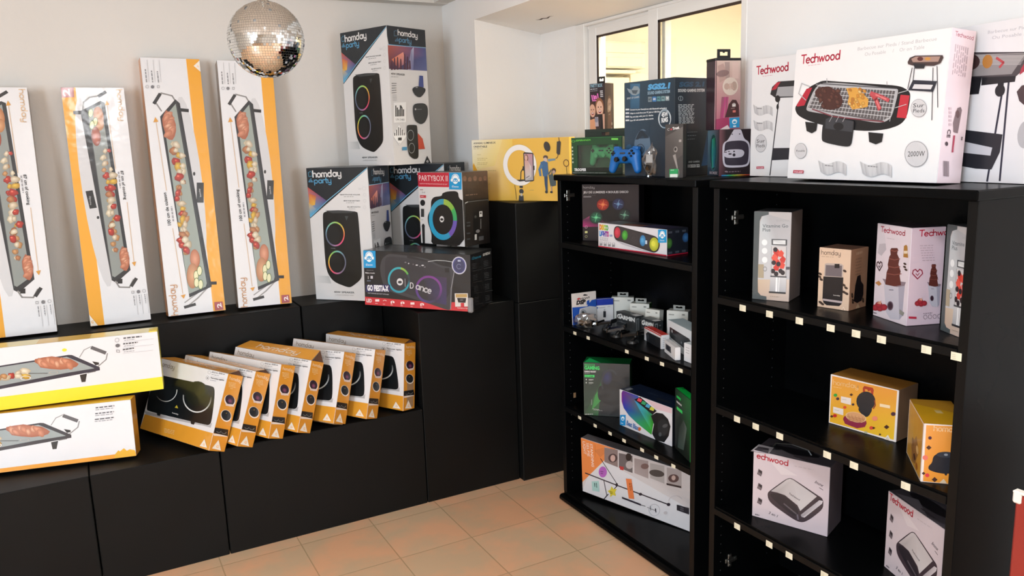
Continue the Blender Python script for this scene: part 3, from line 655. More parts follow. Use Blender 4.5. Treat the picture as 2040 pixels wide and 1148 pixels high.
for i, (d, l) in enumerate(zip(HOBS, HL)):
    W, H, D = d[6:]
    o = carton('hotplate_box', d, dict(all='DE9A34', front='E2E2E2', back='9A7A58', left='D9922E', bottom='B08A5A'), [('front', KH, art_hob), ('right', KS, art_hob_side), ('top', None, art_hob_top)], l, 'leaning row of hotplate boxes', 'wrapped_card')
    if i in (0, 1, 3, 6):   # half opened lid
        mb = MB(); h = (0.018, 0.012, 0.045, 0.010)[(0,1,3,6).index(i)]
        f = [(0.004, 0.003, H+0.002), (W-0.002, 0.003, H+0.002), (W-0.03, D*.97, H+h), (0.004, D*.97, H+h*0.8)]
        mb.poly(f, 'DE9A34'); mb.poly([(p[0], p[1], p[2]-0.0012) for p in f[::-1]], '9A7A58')
        a = Art(mb, 'top', W, H, D); a.o = Vector((0, 0, H+h*0.9)); a.v = Vector((0, 1, 0))
        for q in range(4): mb.poly([f[q], (f[q][0], f[q][1], f[q][2]-0.0012), (f[(q+1)%4][0], f[(q+1)%4][1], f[(q+1)%4][2]-0.0012), f[(q+1)%4]], 'B98A50')
        lg = Art(mb, 'top', W, H, D); lg.o = Vector(f[0]) + Vector((0,0,.0008)); lg.v = Vector((0, D*.97, h-0.002)).normalized(); lg.logo('homday', (22,75), (76,75), 48, 'F3E8D8', .16)
        mb.build('lid_flap', 'wrapped_card', o)
        mb = MB(); mb.poly([(W-0.0005, 0.004, H-0.002), (W+0.001, D-0.004, H-0.002), (W-0.03, D*.97, H+h)], '5A3A28'); mb.build('opening', 'kraft_dark', o)
    if i == 4: slab('torn_corner', o, W-0.12, 0.01, -0.004, W-0.004, D-0.01, 0.0, 'kraft', 0.003)
    if i == 6: slab('tape_strip', o, W-0.0005, D*.30, 0.01, W+0.0008, D*.88, 0.125, 'kraft', 0.0004)

# ---- party speaker cartons
def hp_logo(a, x0, y0, x1, y1, sc, c1='F2F2F2', c2='6AB4DC', dim=1):
    pass
K8 = [(115,1092),(598,1092),(522,48),(40,55)]
def art_party_front(a):
    a.bg('DEDFE0'); a.poly([(72,445),(540,48),(20,40),(20,200),(60,440)], '1A2229'); a.line([(72,436),(210,306),(520,60)], 5, '7EC0E2')
    a.poly([(50,200),(66,425),(72,434),(205,308)], ['C2553E','3FA6D6','58B4DC','4A4C84']); a.poly([(62,250),(64,350),(110,340),(120,270)], ['D46A40','D6A040','E4B850','B8604E'])
    a.poly([(57,320),(66,425),(120,372)], ['E0B048','48A8D8','7AA0C0'])
    a.logo('homday', (97,126), (318,118), 50, 'F4F4F4', .2); a.logo('party', (107,172), (240,168), 42, '62B0DC', .17)
    a.line([(64,90),(58,90),(62,120),(90,118)], 5, '4E8CA8'); a.line([(60,90),(75,78),(88,94),(88,118)], 4, '4E8CA8')
    for i, h in enumerate((12,22,30,16,9)): a.line([(63+i*8,164),(63+i*8,164-h)], 4, '62B0DC')
    for i, t in enumerate(('SMARTPHONE HOLDER', 'MINI RGB BATTERY', 'BLUETOOTH')):
        y = 264+i*47; a.text(t, (310+i*30, y), (470, y), 8, '44484C', .02); a.words((340+i*20, y+14), (470, y+13), 5, 'A8AAAC', i)
    a.text('360', (455,222),(478,222),14,'CACCCE'); a.ring(500,212,16,14,.1,'C6C8CA',n=14)
    for y in (260,306,356): a.ring(505,y,11,12,.12,'C0C2C4',n=14)
    a.poly([(105,900),(220,900),(240,960),(110,955)], ['DEDFE0','B4BABC','BCC0C2','DEDFE0'])
    a.spoly([(172,430),(180,392),(290,378),(440,388),(455,405),(490,880),(475,925),(405,982),(375,988),(255,945),(200,860),(185,700)], '0E1112')
    a.poly([(195,384),(300,380),(430,388),(400,400),(250,403)], '3A3E40'); a.poly([(350,425),(378,425),(362,460)], '3C4244')
    RB = ['5A6680','6A7890','8ABCC8','7AC86A','D8D050','F08A48','E8508A','8A6890','5A6680']
    for cx, cy in ((272,566),(288,790)): 
        a.ell(cx,cy,72,92,'0A0C0D'); a.ell(cx-14,cy+8,52,72,'15181A')
    a.ring(272,566,77,97,.12,['E06A50','E8508A','9A7AA0','5A6680','6A7890','7AB0C0','8ACC8A','B0D060','E0B050','E06A50'],a0=10,a1=370,n=40)
    a.ring(288,790,72,94,.13,['6A7088','7A7890','A878A0','E85078','F0A048','D8D050','7ACA70','7ABAC0','6A7890','6A7088'],a0=0,a1=360,n=40)
    a.text('homday',(240,682),(275,682),9,'8A9094')
    a.text('40W SPEAKER', (262,1034), (428,1034), 13, '4A4E50', .015); a.text('LUDISSOUNDKA 4000', (272,1054),(420,1054), 8, 'A8AAAC')
    a.poly([(460,1092),(530,1090),(495,1020)], '1A2229') if False else None
KP = [(705,1112),(1000,1108),(950,95),(652,45)]
def art_party_side(a):
    a.bg('D9D8D8'); a.poly([(640,30),(960,85),(960,225),(668,188)], '1A222A'); a.line([(662,188),(955,228)], 4, '5AA0CC')
    a.logo('homday', (742,122), (890,150), 40, 'ECECEC', .2); a.logo('party', (750,172), (842,190), 38, '5A92B8', .17)
    a.line([(712,90),(712,126),(735,128)], 5, '4A6A80'); a.line([(712,92),(728,86),(737,100)], 4, '4A6A80')
    for i, h in enumerate((10,18,26,14)): a.line([(720+i*8,168),(720+i*8,168-h)], 4, '5A92B8')
    a.poly([(664,370),(966,400),(955,230),(662,193)], ['3A2038','5A6496','3E4C84','A85448']); a.poly([(690,300),(780,250),(800,330),(740,372)], ['D87850','E89A88','B8808C','7A4A5A'])
    a.poly([(840,240),(862,215),(858,390),(815,385)], ['8A8AA8','B8BCD8','6A70A0','9A90B0'])
    for x, h in ((690,60),(712,85),(735,90),(760,75),(790,110),(812,90),(830,60)): a.poly([(x-8,380),(x+9,380),(x+5,380-h),(x,372-h),(x-4,380-h)], '4A2438')
    a.text('40W SPEAKER', (684,414),(792,428),14,'3A3A3C',.02); a.words((684,432),(780,440),4,'8A8A8C',2)
    for i in range(5): a.words((688,484+i*18),(750,488+i*16),6,'55565A',i)
    for i in range(5): a.words((692,570+i*10),(748,572+i*10),3,'9A9A9C',i+4)
    a.rect(700,628,798,782,'EFEFEF'); 
    for i in range(6): a.rect(712+i*12, 650+(i%3)*16, 721+i*12, 735, '2A2A2C')
    a.text('UN 3481', (716,764),(784,770),16,'77777A'); a.poly([(752,672),(767,672),(760,650)], '2A2A2C')
    a.poly([(690,880),(740,800),(800,888),(742,955)], 'F2F2F2')
    for i in range(6): x = 706+i*15; a.line([(x,880),(x,880-(18,42,60,55,40,16)[i])], 7, '2A2A2C')
    a.rect(732,898,760,920,'2A2A2C'); a.text('9',(738,948),(746,948),10,'9A9A9A')
    a.poly([(895,522),(935,522),(930,436),(903,432)], '3B4A8A'); a.spoly([(840,530),(880,508),(948,528),(950,555),(910,602),(870,585)], '22262A'); a.ell(880,520,10,5,'8A8E90')
    a.spoly([(850,660),(870,642),(940,642),(966,670),(968,740),(945,790),(910,806),(865,775),(850,720)], '2A2E30'); a.words((880,690),(950,692),5,'70767A',1); a.ell(870,686,6,8,'B8B8BA')
    a.poly([(885,995),(943,995),(925,915),(888,870)], 'C04A34'); a.rect(764,972,802,998,'4A90B8')
    a.spoly([(798,815),(810,803),(875,806),(884,820),(895,1050),(880,1070),(850,1068),(808,1030)], '101314'); a.ring(830,884,26,42,.1,'9AA0A4',n=24); a.ring(838,984,24,40,.1,'9AA0A4',n=24)
    for x in (665, 962): tri_g(a, (x-28,1112), (x+30,1112), (x-2,1048), '1E2428', 'F0F0F0')
pc = dict(all='DCDCDC', top='1A2229', bottom='DCDCDC', right='B8B8B8', left='CACACA')
GP = 'party speaker cartons'
def party(d, label):
    return carton('speaker_box', d, pc, [('front', K8, art_party_front), ('right', KP, art_party_side), ('top', None, flat('1C242B'))], label, GP)
party((0.911,3.622,0.860,-47.3,0,0,0.312,0.606,0.195), 'party speaker carton at the lower left, standing on the rear plinth step')
party((1.315,3.655,0.8595,-56.4,0,0,0.315,0.606,0.185), 'party speaker carton mostly hidden behind the red and white speaker box')
party((1.123,3.659,1.467,-67.5,0,0,0.311,0.598,0.235), 'party speaker carton standing on top of the other two against the wall')

# ---- dancing head emblem used on several boxes
def idance(a, x, y, w, h, box='1B9AD6'):
    # x,y: centre
    if box: a.rect(x-w/2, y-h/2, x+w/2, y+h/2, box)
    a.ell(x, y-h*.08, w*.24, h*.26, 'F2F8FA'); a.ell(x, y-h*.02, w*.19, h*.13, box or '3A3A3C'); a.ring(x, y-h*.14, w*.3, h*.26, .14, 'F2F8FA', a0=180, a1=360, n=12)
    for s in (-1, 1): a.ell(x+s*w*.3, y-h*.04, w*.07, h*.09, 'F2F8FA')
    a.ell(x, y+h*.1, w*.14, h*.07, 'F2F8FA'); a.ell(x-w*.08, y-h*.03, w*.05, h*.035, 'F2F8FA'); a.ell(x+w*.08, y-h*.03, w*.05, h*.035, 'F2F8FA')
    a.text('iDance', (x-w*.26, y+h*.38), (x+w*.26, y+h*.38), h*.11, 'E4F2FA', .01)
KF = [(28,1052),(775,1112),(790,690),(20,660)]
def art_fiesta(a):
    a.bg('17181B'); a.poly([(28,1060),(775,1125),(775,1050),(640,1040),(400,1030),(28,995)], 'C8303A'); a.poly([(620,1105),(790,1120),(770,1045),(652,1040)], 'C8303A')
    a.spoly([(150,720),(190,690),(220,684),(480,718),(560,768),(640,782),(672,800),(650,930),(632,1096),(600,1096),(480,1050),(200,960),(160,930),(132,800)], '3A3B40')
    a.spoly([(170,725),(200,700),(480,735),(560,785),(650,800),(610,1070),(210,940),(170,880)], '2F2F35'); a.poly([(330,695),(480,735),(475,745),(330,715)], '202125')
    a.poly([(440,840),(610,860),(600,1060),(470,1030)], ['33303E','3E3350','3C3560','30303A'])
    a.ring(268,876,78,94,.16,['2A98A8','2A96AE','34A8BC','38A8B0'],a0=24,a1=282,n=34); a.ring(268,876,78,94,.16,['A0BC44','4AA450'],a0=282,a1=332,n=8); a.ring(268,876,78,94,.16,['344A50','303840','2A8090'],a0=332,a1=384,n=8)
    a.ring(478,945,95,100,.16,['3A3A50','4A3E7A','5A3E86','6E3A86','7A3A8A','7E3E8E','6A3A80','3A3448'],a0=60,a1=420,n=44)
    a.ell(274,890,22,26,'D8D8DA'); a.ell(274,892,14,10,'33343A'); a.line([(311,868),(311,925)], 3, 'B8B8BC')
    a.logo('D', (346,935), (368,938), 38, 'D8D8DC', .16); a.logo('ance', (384,940), (490,978), 48, 'D8D8DC', .16)
    for i, (x, y) in enumerate(((318,748),(340,756),(372,762),(398,768),(420,776),(440,770),(455,782))): a.ell(x,y,(8,5,4,9,6,10,7)[i],5,'C8C8CC' if i % 2 else '6A6A70',n=8)
    a.rect(600,790,632,822,'1A1A1C'); a.line([(480,742),(540,732),(600,735),(660,745)], 4, 'B8BCC0')
    a.ell(705,770,54,66,'C8C8D8'); a.ell(705,770,47,58,'4A4E88'); a.ell(705,772,40,50,'3A3C60'); a.ring(703,778,18,20,.22,'7A80A0',a0=40,a1=330,n=16); a.rect(696,728,718,742,'A8B0C8')
    a.line([(668,812),(640,940),(630,1090)], 4, '9A9CA2'); idance(a, 62, 722, 90, 132)
    a.text('iDance', (44,808),(90,808),7,'9A9AA0'); a.text('Make music', (34,828),(100,830),9,'E0E0E4',.02)
    a.line([(54,848),(54,868)],4,'D8D8DC'); a.rect(70,846,86,866,'C8C8D0'); a.words((45,884),(90,884),5,'8A9ABA',2); a.rect(36,910,205,960,'2C2C5C')
    a.text('GO FIESTA-X', (46,950), (195,958), 38, 'F0F0F4', .05); a.text('PARTYSPEAKER 200 WATT WITH LED', (50,972),(195,984),7,'C8C8D4',.01)
    a.text('LED', (40,1033),(76,1036),24,'F4E8E8',.03); 
    for i, x in enumerate((114,166,220,290,360,428)):
        a.rect(x-14,1014+i*6,x+14,1030+i*6,'F4DCDC') if i in (0,4) else a.ring(x,1024+i*6,14,11,.35,'F4DCDC',a0=200,a1=340,n=10)
        if i in (2,3,5): a.rect(x-13,1016+i*6,x-3,1034+i*6,'F4DCDC'); a.rect(x+2,1018+i*6,x+14,1030+i*6,'F4DCDC')
        a.words((x-14,1044+i*6),(x+14,1046+i*6),4,'F0C8C8',i)
    a.rect(665,975,760,1072,'D8D4D0'); a.rect(672,980,754,1005,'B89A60'); a.poly([(680,1008),(748,1010),(740,1045),(688,1042)], '1E1E22'); a.text('iD',(704,1030),(724,1030),12,'8A8A92'); a.rect(705,1045,730,1072,'C8303A')
    a.text('Smartphone holder', (680,1084),(768,1090),9,'F0D0D0',.01)
KFs = [(775,1112),(935,1045),(942,668),(790,690)]
def art_fiesta_side(a):
    a.bg('131417'); a.text('iDance',(800,728),(865,718),18,'2A7A9A',.01); a.text('GO FIESTA-X',(880,712),(932,704),16,'C8C8CC',.03)
    for r in range(4):
        for q in range(2):
            x = 800+q*82; y = 760+r*82-q*8
            for k in range(4): a.words((x,y+k*11),(x+52,y-6+k*11),3,'55585E',r*8+q*4+k)
            a.line([(x,y+48),(x+62,y+42)],1.5,'4A4C50')
def art_fiesta_top(a):
    a.bg('26282B'); a.rect(8,20,50,42,'44484C'); a.rect(10,60,48,76,'3A3D40'); a.words((56,40),(90,40),8,'6A6E72',2); a.line([(2,50),(98,50)],1.2,'55595C')
b = carton('speaker_box', (1.039,3.291,0.872,-48.6,1.4,1.2,0.503,0.240,0.240), dict(all='17181B', top='26282B', bottom='8A2A30'), [('front', KF, art_fiesta), ('right', KFs, art_fiesta_side), ('top', None, art_fiesta_top)],
  'wide black speaker box with red bottom band lying across the tall plinth', None, 'wrapped_card')
slab('crushed_corner', b, 0.488, -0.006, -0.004, 0.512, 0.012, 0.06, 'grey_tape', 0.006)
KB = [(428,645),(738,655),(715,137),(400,140)]
def art_partybox(a):
    a.bg('DDDDDD'); a.rect(395,130,628,242,'C0283C'); a.text('PARTYBOX II', (412,200), (618,200), 40, 'F4E4E4', .0); a.text('BLUETOOTH PARTYBOX WITH MICROPHONE AND LED LIGHT', (418,224),(616,226),8,'F0C0C4',.01)
    idance(a, 672, 196, 88, 122); a.words((418,266),(460,266),5,'8A3A40',1); a.text('bd', (436,288),(456,288),12,'8A8A8E'); a.rect(420,302,464,322,'C0404A'); a.words((426,314),(460,314),5,'F0D0D0',4)
    a.ell(439,357,18,22,'16181A'); a.rect(427,400,450,458,'2A2C2E'); a.words((428,480),(456,480),4,'9A9A9C',2); a.ell(444,525,11,18,'1A1A1C'); a.poly([(434,525),(454,525),(456,650),(440,650)], '1A1A1C')
    a.spoly([(500,400),(500,340),(520,312),(578,305),(580,285),(620,270),(692,267),(697,320),(745,340),(745,660),(500,660),(506,575),(478,500),(475,450)], '101214')
    a.ring(585,470,100,145,.27,['3AA0C8','1EA4D0','1EA4D0','38A4C8','3A98B4'],a0=56,a1=274,n=36); a.ring(585,470,100,145,.27,['A4C050','84BC4A'],a0=-86,a1=-36,n=10); a.ring(585,470,100,145,.27,['44B45C','3AAC70'],a0=-36,a1=2,n=8); a.ring(585,470,100,145,.27,['6A5CB8','7A5AB6'],a0=2,a1=56,n=10)
    a.ell(578,468,18,26,'E4E4E4'); a.ell(578,470,11,9,'1A1A1C'); a.ring(578,468,18,26,.15,'1A1A1C',n=16)
KBs = [(738,655),(920,660),(905,125),(720,137)]
def art_partybox_side(a):
    a.bg('1A1513'); a.poly([(720,330),(910,325),(905,125),(715,137)], ['241A16','2E221C','5A4438','3E2C24'])
    for i, x in enumerate((740,775,812,850,885)):
        a.ell(x,182+(i%2)*8,15,24,'8A6A58',edge='4A3428'); a.ell(x,176+(i%2)*8,12,12,'6A4C3E'); a.poly([(x-14,200),(x+14,200),(x+18,250),(x-18,250)], '3A2A22')
    a.words((745,300),(890,296),6,'7A6254',2); a.line([(736,640),(738,360),(760,345),(900,340),(918,350)], 2.5, '6A6E70'); a.line([(740,352),(760,344)],3,'C8C8C8'); a.line([(910,350),(925,420),(925,640)], 2.5, '7A7E80')
    for y in (485,508,560,600): a.rect(750,y,775,y+10,'3A3C3E')
    a.rect(840,420,862,460,'C8C8C8'); a.rect(846,428,856,440,'2A2A2C'); a.rect(800,425,832,600,'0A0A0B'); a.ell(812,455,8,10,'3A3A3A'); a.line([(850,475),(850,545)],4,'8A8A8A'); a.ell(828,560,14,12,'6A6A6C'); a.rect(805,580,820,620,'AAAAAA'); a.rect(835,600,870,630,'4A4A4C')
carton('speaker_box', (1.335,3.335,1.114,-70.9,0,0,0.283,0.318,0.158), dict(all='1E1A18', top='3A342E', front='DDDDDD'), [('front', KB, art_partybox), ('right', KBs, art_partybox_side)],
  'white and red speaker box with a rainbow ring, on the wide black speaker box')
KR = [(150,1060),(1445,1010),(1457,150),(122,205)]
def art_ring(a):
    a.bg('F0C050'); a.poly([(140,1080),(700,1050),(700,180),(110,200)], ['EFC25A','F0BE48','F3D060','F6EBC8']); a.poly([(120,640),(450,560),(560,190),(122,205)], ['F4E2A8','F2D684','F5DE94','F4F0DC'])
    a.poly([(137,570),(150,530),(200,632),(150,700)], 'E8A828')
    a.text('ANNEAU LUMINEUX', (150,262), (466,248), 25, '33363A', .02); a.text('ORIENTABLE', (150,310), (344,305), 25, '33363A', .02); a.words((150,332),(375,326),6,'A89A78',2)
    for y, w in ((415,290),(465,440),(490,400),(530,445),(552,420),(600,230),(638,540),(740,410),(825,400),(888,1020)): a.words((205 if y<620 else 360 if y<850 else 920,y),(w,y-4),7,'C8B070',int(y))
    a.ring(795,545,228,285,.27,'F8F6F4',n=56); a.ring(795,545,229,286,.012,'CDB878',n=56); a.ell(795,545,166,207,'EFBE50')
    a.line([(805,750),(812,640),(840,590)],14,'3A3630'); a.poly([(745,750),(850,740),(870,760),(790,772)], '2E2C2A')
    a.poly([(848,380),(862,366),(975,374),(985,390),(985,750),(970,762),(868,773),(855,760)], '2A282A'); a.poly([(860,388),(972,388),(975,745),(868,758)], ['C8A0A8','C890A0','A8A8AC','B8B8BA'])
    a.ell(888,450,26,55,'8A5A4A'); a.ell(884,445,18,36,'E0B8A8'); a.poly([(868,480),(905,480),(950,560),(950,700),(875,745),(866,600)], ['D8A8A0','D8A8A0','E0D8D8','D0CCCC','C8C4C6','DCC0B8']); a.line([(880,720),(925,690)],8,'4A4648')
    a.rect(835,560,856,620,'2A282A'); a.rect(980,550,996,610,'2A282A')
    a.rect(788,830,832,858,'2A2A2C'); a.ell(812,905,30,34,'33363A'); a.poly([(780,960),(838,960),(840,1040),(772,1040)], '3A3C40'); a.rect(800,930,824,970,'D8D0C0'); a.line([(722,825),(735,900),(742,1020)],6,'4A3A28')
    a.ell(1168,285,42,70,'3A3632',-12); a.poly([(1300,215),(1340,205),(1352,225),(1335,390),(1305,395),(1290,370)], '3A3632'); a.line([(1325,155),(1330,205)],10,'6A4A28'); a.line([(1312,390),(1300,430),(1280,445)],9,'6A4A28')
    a.ell(1145,432,32,28,'5A4A44'); a.ell(1142,465,24,30,'D8C0B4'); a.poly([(1075,500),(1120,480),(1170,500),(1178,640),(1160,690),(1105,690),(1095,600)], '3E6A98'); a.poly([(1170,455),(1270,445),(1275,468),(1180,490)], '7A98A8')
    a.poly([(1080,510),(1045,600),(1060,690),(1085,690),(1075,600),(1110,550)], '4A78A4'); a.poly([(1120,690),(1165,690),(1160,900),(1140,910),(1125,800)], '2E4A6A'); a.ell(1145,900,18,20,'1E2830')
    a.ell(1248,610,28,34,'4A3A34'); a.ell(1248,630,20,24,'C8A898'); a.poly([(1175,650),(1215,590),(1240,680),(1275,760),(1270,810),(1200,830)], '42545A'); a.poly([(1185,670),(1225,600),(1215,660)], 'C8A060'); a.line([(1210,820),(1215,900)],16,'B89A8A'); a.ell(1210,900,18,14,'1E2028')
    a.ring(1412,505,37,50,.2,'6A4028',n=24); a.line([(1412,555),(1418,670)],5,'4A3A28')
carton('ring_light_box', (1.602,3.319,1.290,-55.9,0,0,0.485,0.276,0.065), dict(all='EFBE50', left='E8A828', back='EFBE50', right='D8A030'), [('front', KR, art_ring), ('left', None, flat('DFA030'))], 'yellow ring light box standing on the tallest corner plinth')

# ---- barbecue cartons
KQ = [(300,1068),(1298,1100),(1410,58),(360,205)]
def ribbon(a, x, y, w, h, s=1):
    n = 8; top = []; bot = []
    for i in range(n+1):
        t = i/n; dy = math.sin(t*math.pi*2)*h*.16 + t*h*.28; top.append((x+w*t, y+dy)); bot.append((x+w*(t*.92+.08), y+h*.72+dy))
    for i in range(n):
        c0 = 'D2D2D4' if i in (2,3,6) else 'B4B4B8'; a.poly([bot[i], bot[i+1], top[i+1], top[i]], [c0, 'C4C4C8', 'D8D8DA', c0])
def coin(a, x, y, r, t, h, ry=None):
    ry = ry or r*1.05; a.ell(x,y,r,ry,'9A9A9E'); a.ell(x,y,r*.95,ry*.95,'C2C2C6',edge='D4D4D8'); a.poly([(x-r*.6,y-ry*.7),(x+r*.1,y-ry*.94),(x+r*.6,y+ry*.7),(x-r*.1,y+ry*.94)], 'CFCFD3')
    for i, s in enumerate(t): 
        yy = y + h*.5 + (i-(len(t)-1)/2)*h*1.35; a.text(s, (x-r*.72,yy),(x+r*.72,yy-h*.08), h, '3A3A3E')
def grill_big(a):
    a.spoly([(350,600),(372,560),(440,460),(500,430),(540,412),(640,420),(900,438),(1060,450),(1120,485),(1130,520),(1105,660),(1060,712),(960,745),(800,755),(560,720),(430,680),(368,645)], '17181C')
    a.poly([(360,582),(430,468),(468,460),(415,580),(370,588)], 'B8283C'); a.poly([(1062,510),(1122,515),(1100,668),(1036,662)], 'C0303E')
    a.spoly([(424,600),(500,432),(620,425),(1035,468),(1050,480),(1005,660),(960,692),(900,700),(640,650),(440,622)], 'B4B4B8'); a.poly([(440,598),(508,450),(1030,482),(995,655),(930,688),(640,640)], '5E5A5C')
    for i in range(26): t = i/25; a.line([(510+520*t,448+34*t),(445+545*t,600+88*t)], 3.4, 'C8C8CC')
    for i in range(7): t = i/6; a.line([(505-62*t,450+150*t),(1030-30*t,482+175*t)], 3.2, 'D8D8DA')
    a.line([(500,432),(1040,468)],5,'4A4A4E'); a.line([(495,442),(1040,476)],3,'C8C8CC'); a.line([(470,605),(610,655),(760,672),(950,690)], 7, '7A3A44'); a.line([(600,650),(590,620)],4,'B0B0B4')
    rn = random.Random(2)
    a.spoly([(485,490),(510,460),(590,450),(620,480),(665,510),(680,560),(650,600),(590,612),(530,600),(545,540),(500,530)], '4A2A26')
    for i in range(16): blob(a, 525+rn.random()*125, 475+rn.random()*115, 20, 14, rn.choice(['6A4038','744A40','52302A']), '3A201C', rn, rn.uniform(0,90))
    a.poly([(700,465),(770,460),(800,490),(850,540),(845,590),(800,600),(740,608),(710,560),(720,520)], 'D8A048')
    for i in range(20): blob(a, 718+rn.random()*108, 472+rn.random()*120, 15, 11, rn.choice(['E8BC60','D8943C','F0D898','B87430','D87A38']), 'B07A34', rn, rn.uniform(0,90))
    a.line([(868,500),(900,540),(925,605)], 26, 'B8484E'); a.line([(868,500),(930,520),(985,548)], 22, 'C05058'); a.line([(905,550),(925,600)], 10, 'D87A7C'); a.line([(900,510),(970,540)], 8, 'DC8484')
    a.line([(570,400),(572,430)],5,'B0B0B4'); a.line([(975,422),(975,445)],5,'B0B0B4'); a.line([(460,455),(400,432),(380,500),(430,545)],5,'B4B4B8'); a.line([(1050,500),(1120,480)],4,'C8C8CC'); a.line([(1030,598),(1105,575)],4,'C8C8CC')
    a.poly([(425,690),(508,700),(500,750),(470,768),(435,752)], '17181C'); a.poly([(850,760),(950,770),(940,825),(900,842),(855,825)], '17181C')
    a.spoly([(545,690),(600,655),(740,680),(758,690),(745,790),(735,850),(700,860),(545,828),(535,800)], '1E1F24'); a.poly([(565,672),(600,658),(750,688),(742,760),(560,735)], '3A3C42'); a.ell(650,722,34,26,'17181C')
    for x in (610,655,700): a.line([(x,650),(x-22,690)],4,'A8A8AC')
def grill_small(a, ox=0, oy=0, k=1):
    q = lambda pts: [(ox+x*k, oy+y*k) for x, y in pts]
    for p in (((1145,330),(1115,470)),((1160,330),(1150,420)),((1285,330),(1275,680)),((1312,320),(1315,595))): a.line(q(p), 5*k, '3A3C48')
    a.poly(q([(1115,292),(1130,262),(1165,248),(1350,246),(1355,262),(1335,300),(1290,318),(1150,315),(1118,305)]), '4A3A3A'); a.poly(q([(1140,270),(1170,255),(1335,254),(1320,290),(1150,292)]), 'A88A80'); a.ell(ox+1200*k,oy+270*k,20*k,14*k,'5A3030'); a.ell(ox+1250*k,oy+270*k,20*k,11*k,'C89048')
    a.poly(q([(1150,300),(1235,305),(1225,335),(1165,335)]), '2A2A30'); a.poly(q([(1118,480),(1150,412),(1312,420),(1285,492)]), '2A2C38'); a.poly(q([(1145,470),(1160,440),(1285,445),(1270,475)]), 'D8D8DC')
def art_bbq(a):
    a.bg('EEEEF0'); a.logo('Techwood', (392,300),(655,268), 56, 'C02A48', .17); a.words((440,314),(590,296),4,'E0B0BC',3)
    a.text('Barbecue sur Pieds / Stand Barbecue', (774,212),(1305,146), 22, 'C4C4C8', 0); a.text('Ou Posable     /    Or on Table', (822,248),(1222,200), 22, 'C4C4C8', 0)
    grill_big(a); grill_small(a); coin(a,1188,600,53,['Sur','Pieds'],26,60); coin(a,396,885,41,['Posable'],13,52); coin(a,1171,906,78,['2000W'],34,86)
    ribbon(a,515,950,188,100); a.words((560,985),(655,995),7,'8A8A8E',2); ribbon(a,796,955,212,108); a.words((848,990),(955,1000),7,'8A8A8E',5)
    a.poly([(347,1034),(416,1036),(418,1016),(349,1014)], 'B83A50'); a.text('TWA-820P',(353,1032),(412,1033),11,'F0D0D8',.02)
KQs = [(1298,1100),(1458,1085),(1578,70),(1410,58)]
def art_bbq_side(a):
    a.bg('E6D2D8'); a.logo('Techwood', (1428,112),(1556,134), 30, 'A83A58', .14)
    for i in range(7): x = 1430+i*14; a.words((x,170+i*3),(x-42,520),6,'B8A4AC',i)
    a.poly([(1420,660),(1440,600),(1462,590),(1470,610),(1440,765),(1412,760),(1410,700)], '7A6468'); a.ell(1440,640,14,26,'5A3A3C')
    for i, t in enumerate(('CE',)): a.text(t,(1372,745),(1366,800),22,'4A3A40',.02)
    a.ell(1364,840,10,14,'4A3A40'); a.line([(1416,785),(1404,888)], 14, 'B04058'); a.text('TWA-820P',(1420,788),(1408,886),9,'E8C8D0')
    for i in range(5): a.rect(1380,600+i*26,1398,615+i*26,'C8B4BC')
    for i in range(9): a.rect(1340+i*4.2,952,1342+i*4.2+(i%3),1050,'8A787E')
    a.ell(1468,790,4,6,'5A4A50'); a.ell(1466,802,4,6,'5A4A50')
def art_bbq_legs(a):   # other broad face; BL (60,1050) TL (62,265)
    a.bg('EAEAEC'); a.logo('Techwood', (106,360),(420,325), 52, 'C02A48', .17); a.words((165,372),(330,356),4,'E0B0BC',3)
    a.poly([(245,490),(262,440),(320,402),(700,380),(720,410),(680,500),(300,515)], '26262A'); a.poly([(255,462),(305,410),(345,404),(300,456)], 'B8283C'); a.poly([(300,505),(320,440),(680,420),(650,500)], 'A8A8AC')
    a.line([(330,540),(262,1050)], 9, '23242E'); a.line([(560,540),(620,1050)], 9, '23242E'); a.poly([(290,860),(600,860),(620,940),(275,945)], '23242E'); a.ell(320,520,26,24,'1A1A1E'); a.ell(322,575,12,20,'1A1A1E')
    ribbon(a,80,560,196,80); a.words((118,590),(200,592),7,'7A7A7E',3); ribbon(a,86,665,196,80); a.words((124,690),(210,694),7,'7A7A7E',6); coin(a,165,826,58,['Sur','Pieds'],24,62)
    a.poly([(127,1003),(202,1003),(202,986),(127,986)], 'B83A50'); a.text('TWA-820P',(132,1001),(197,1001),10,'F0D0D8',.02)
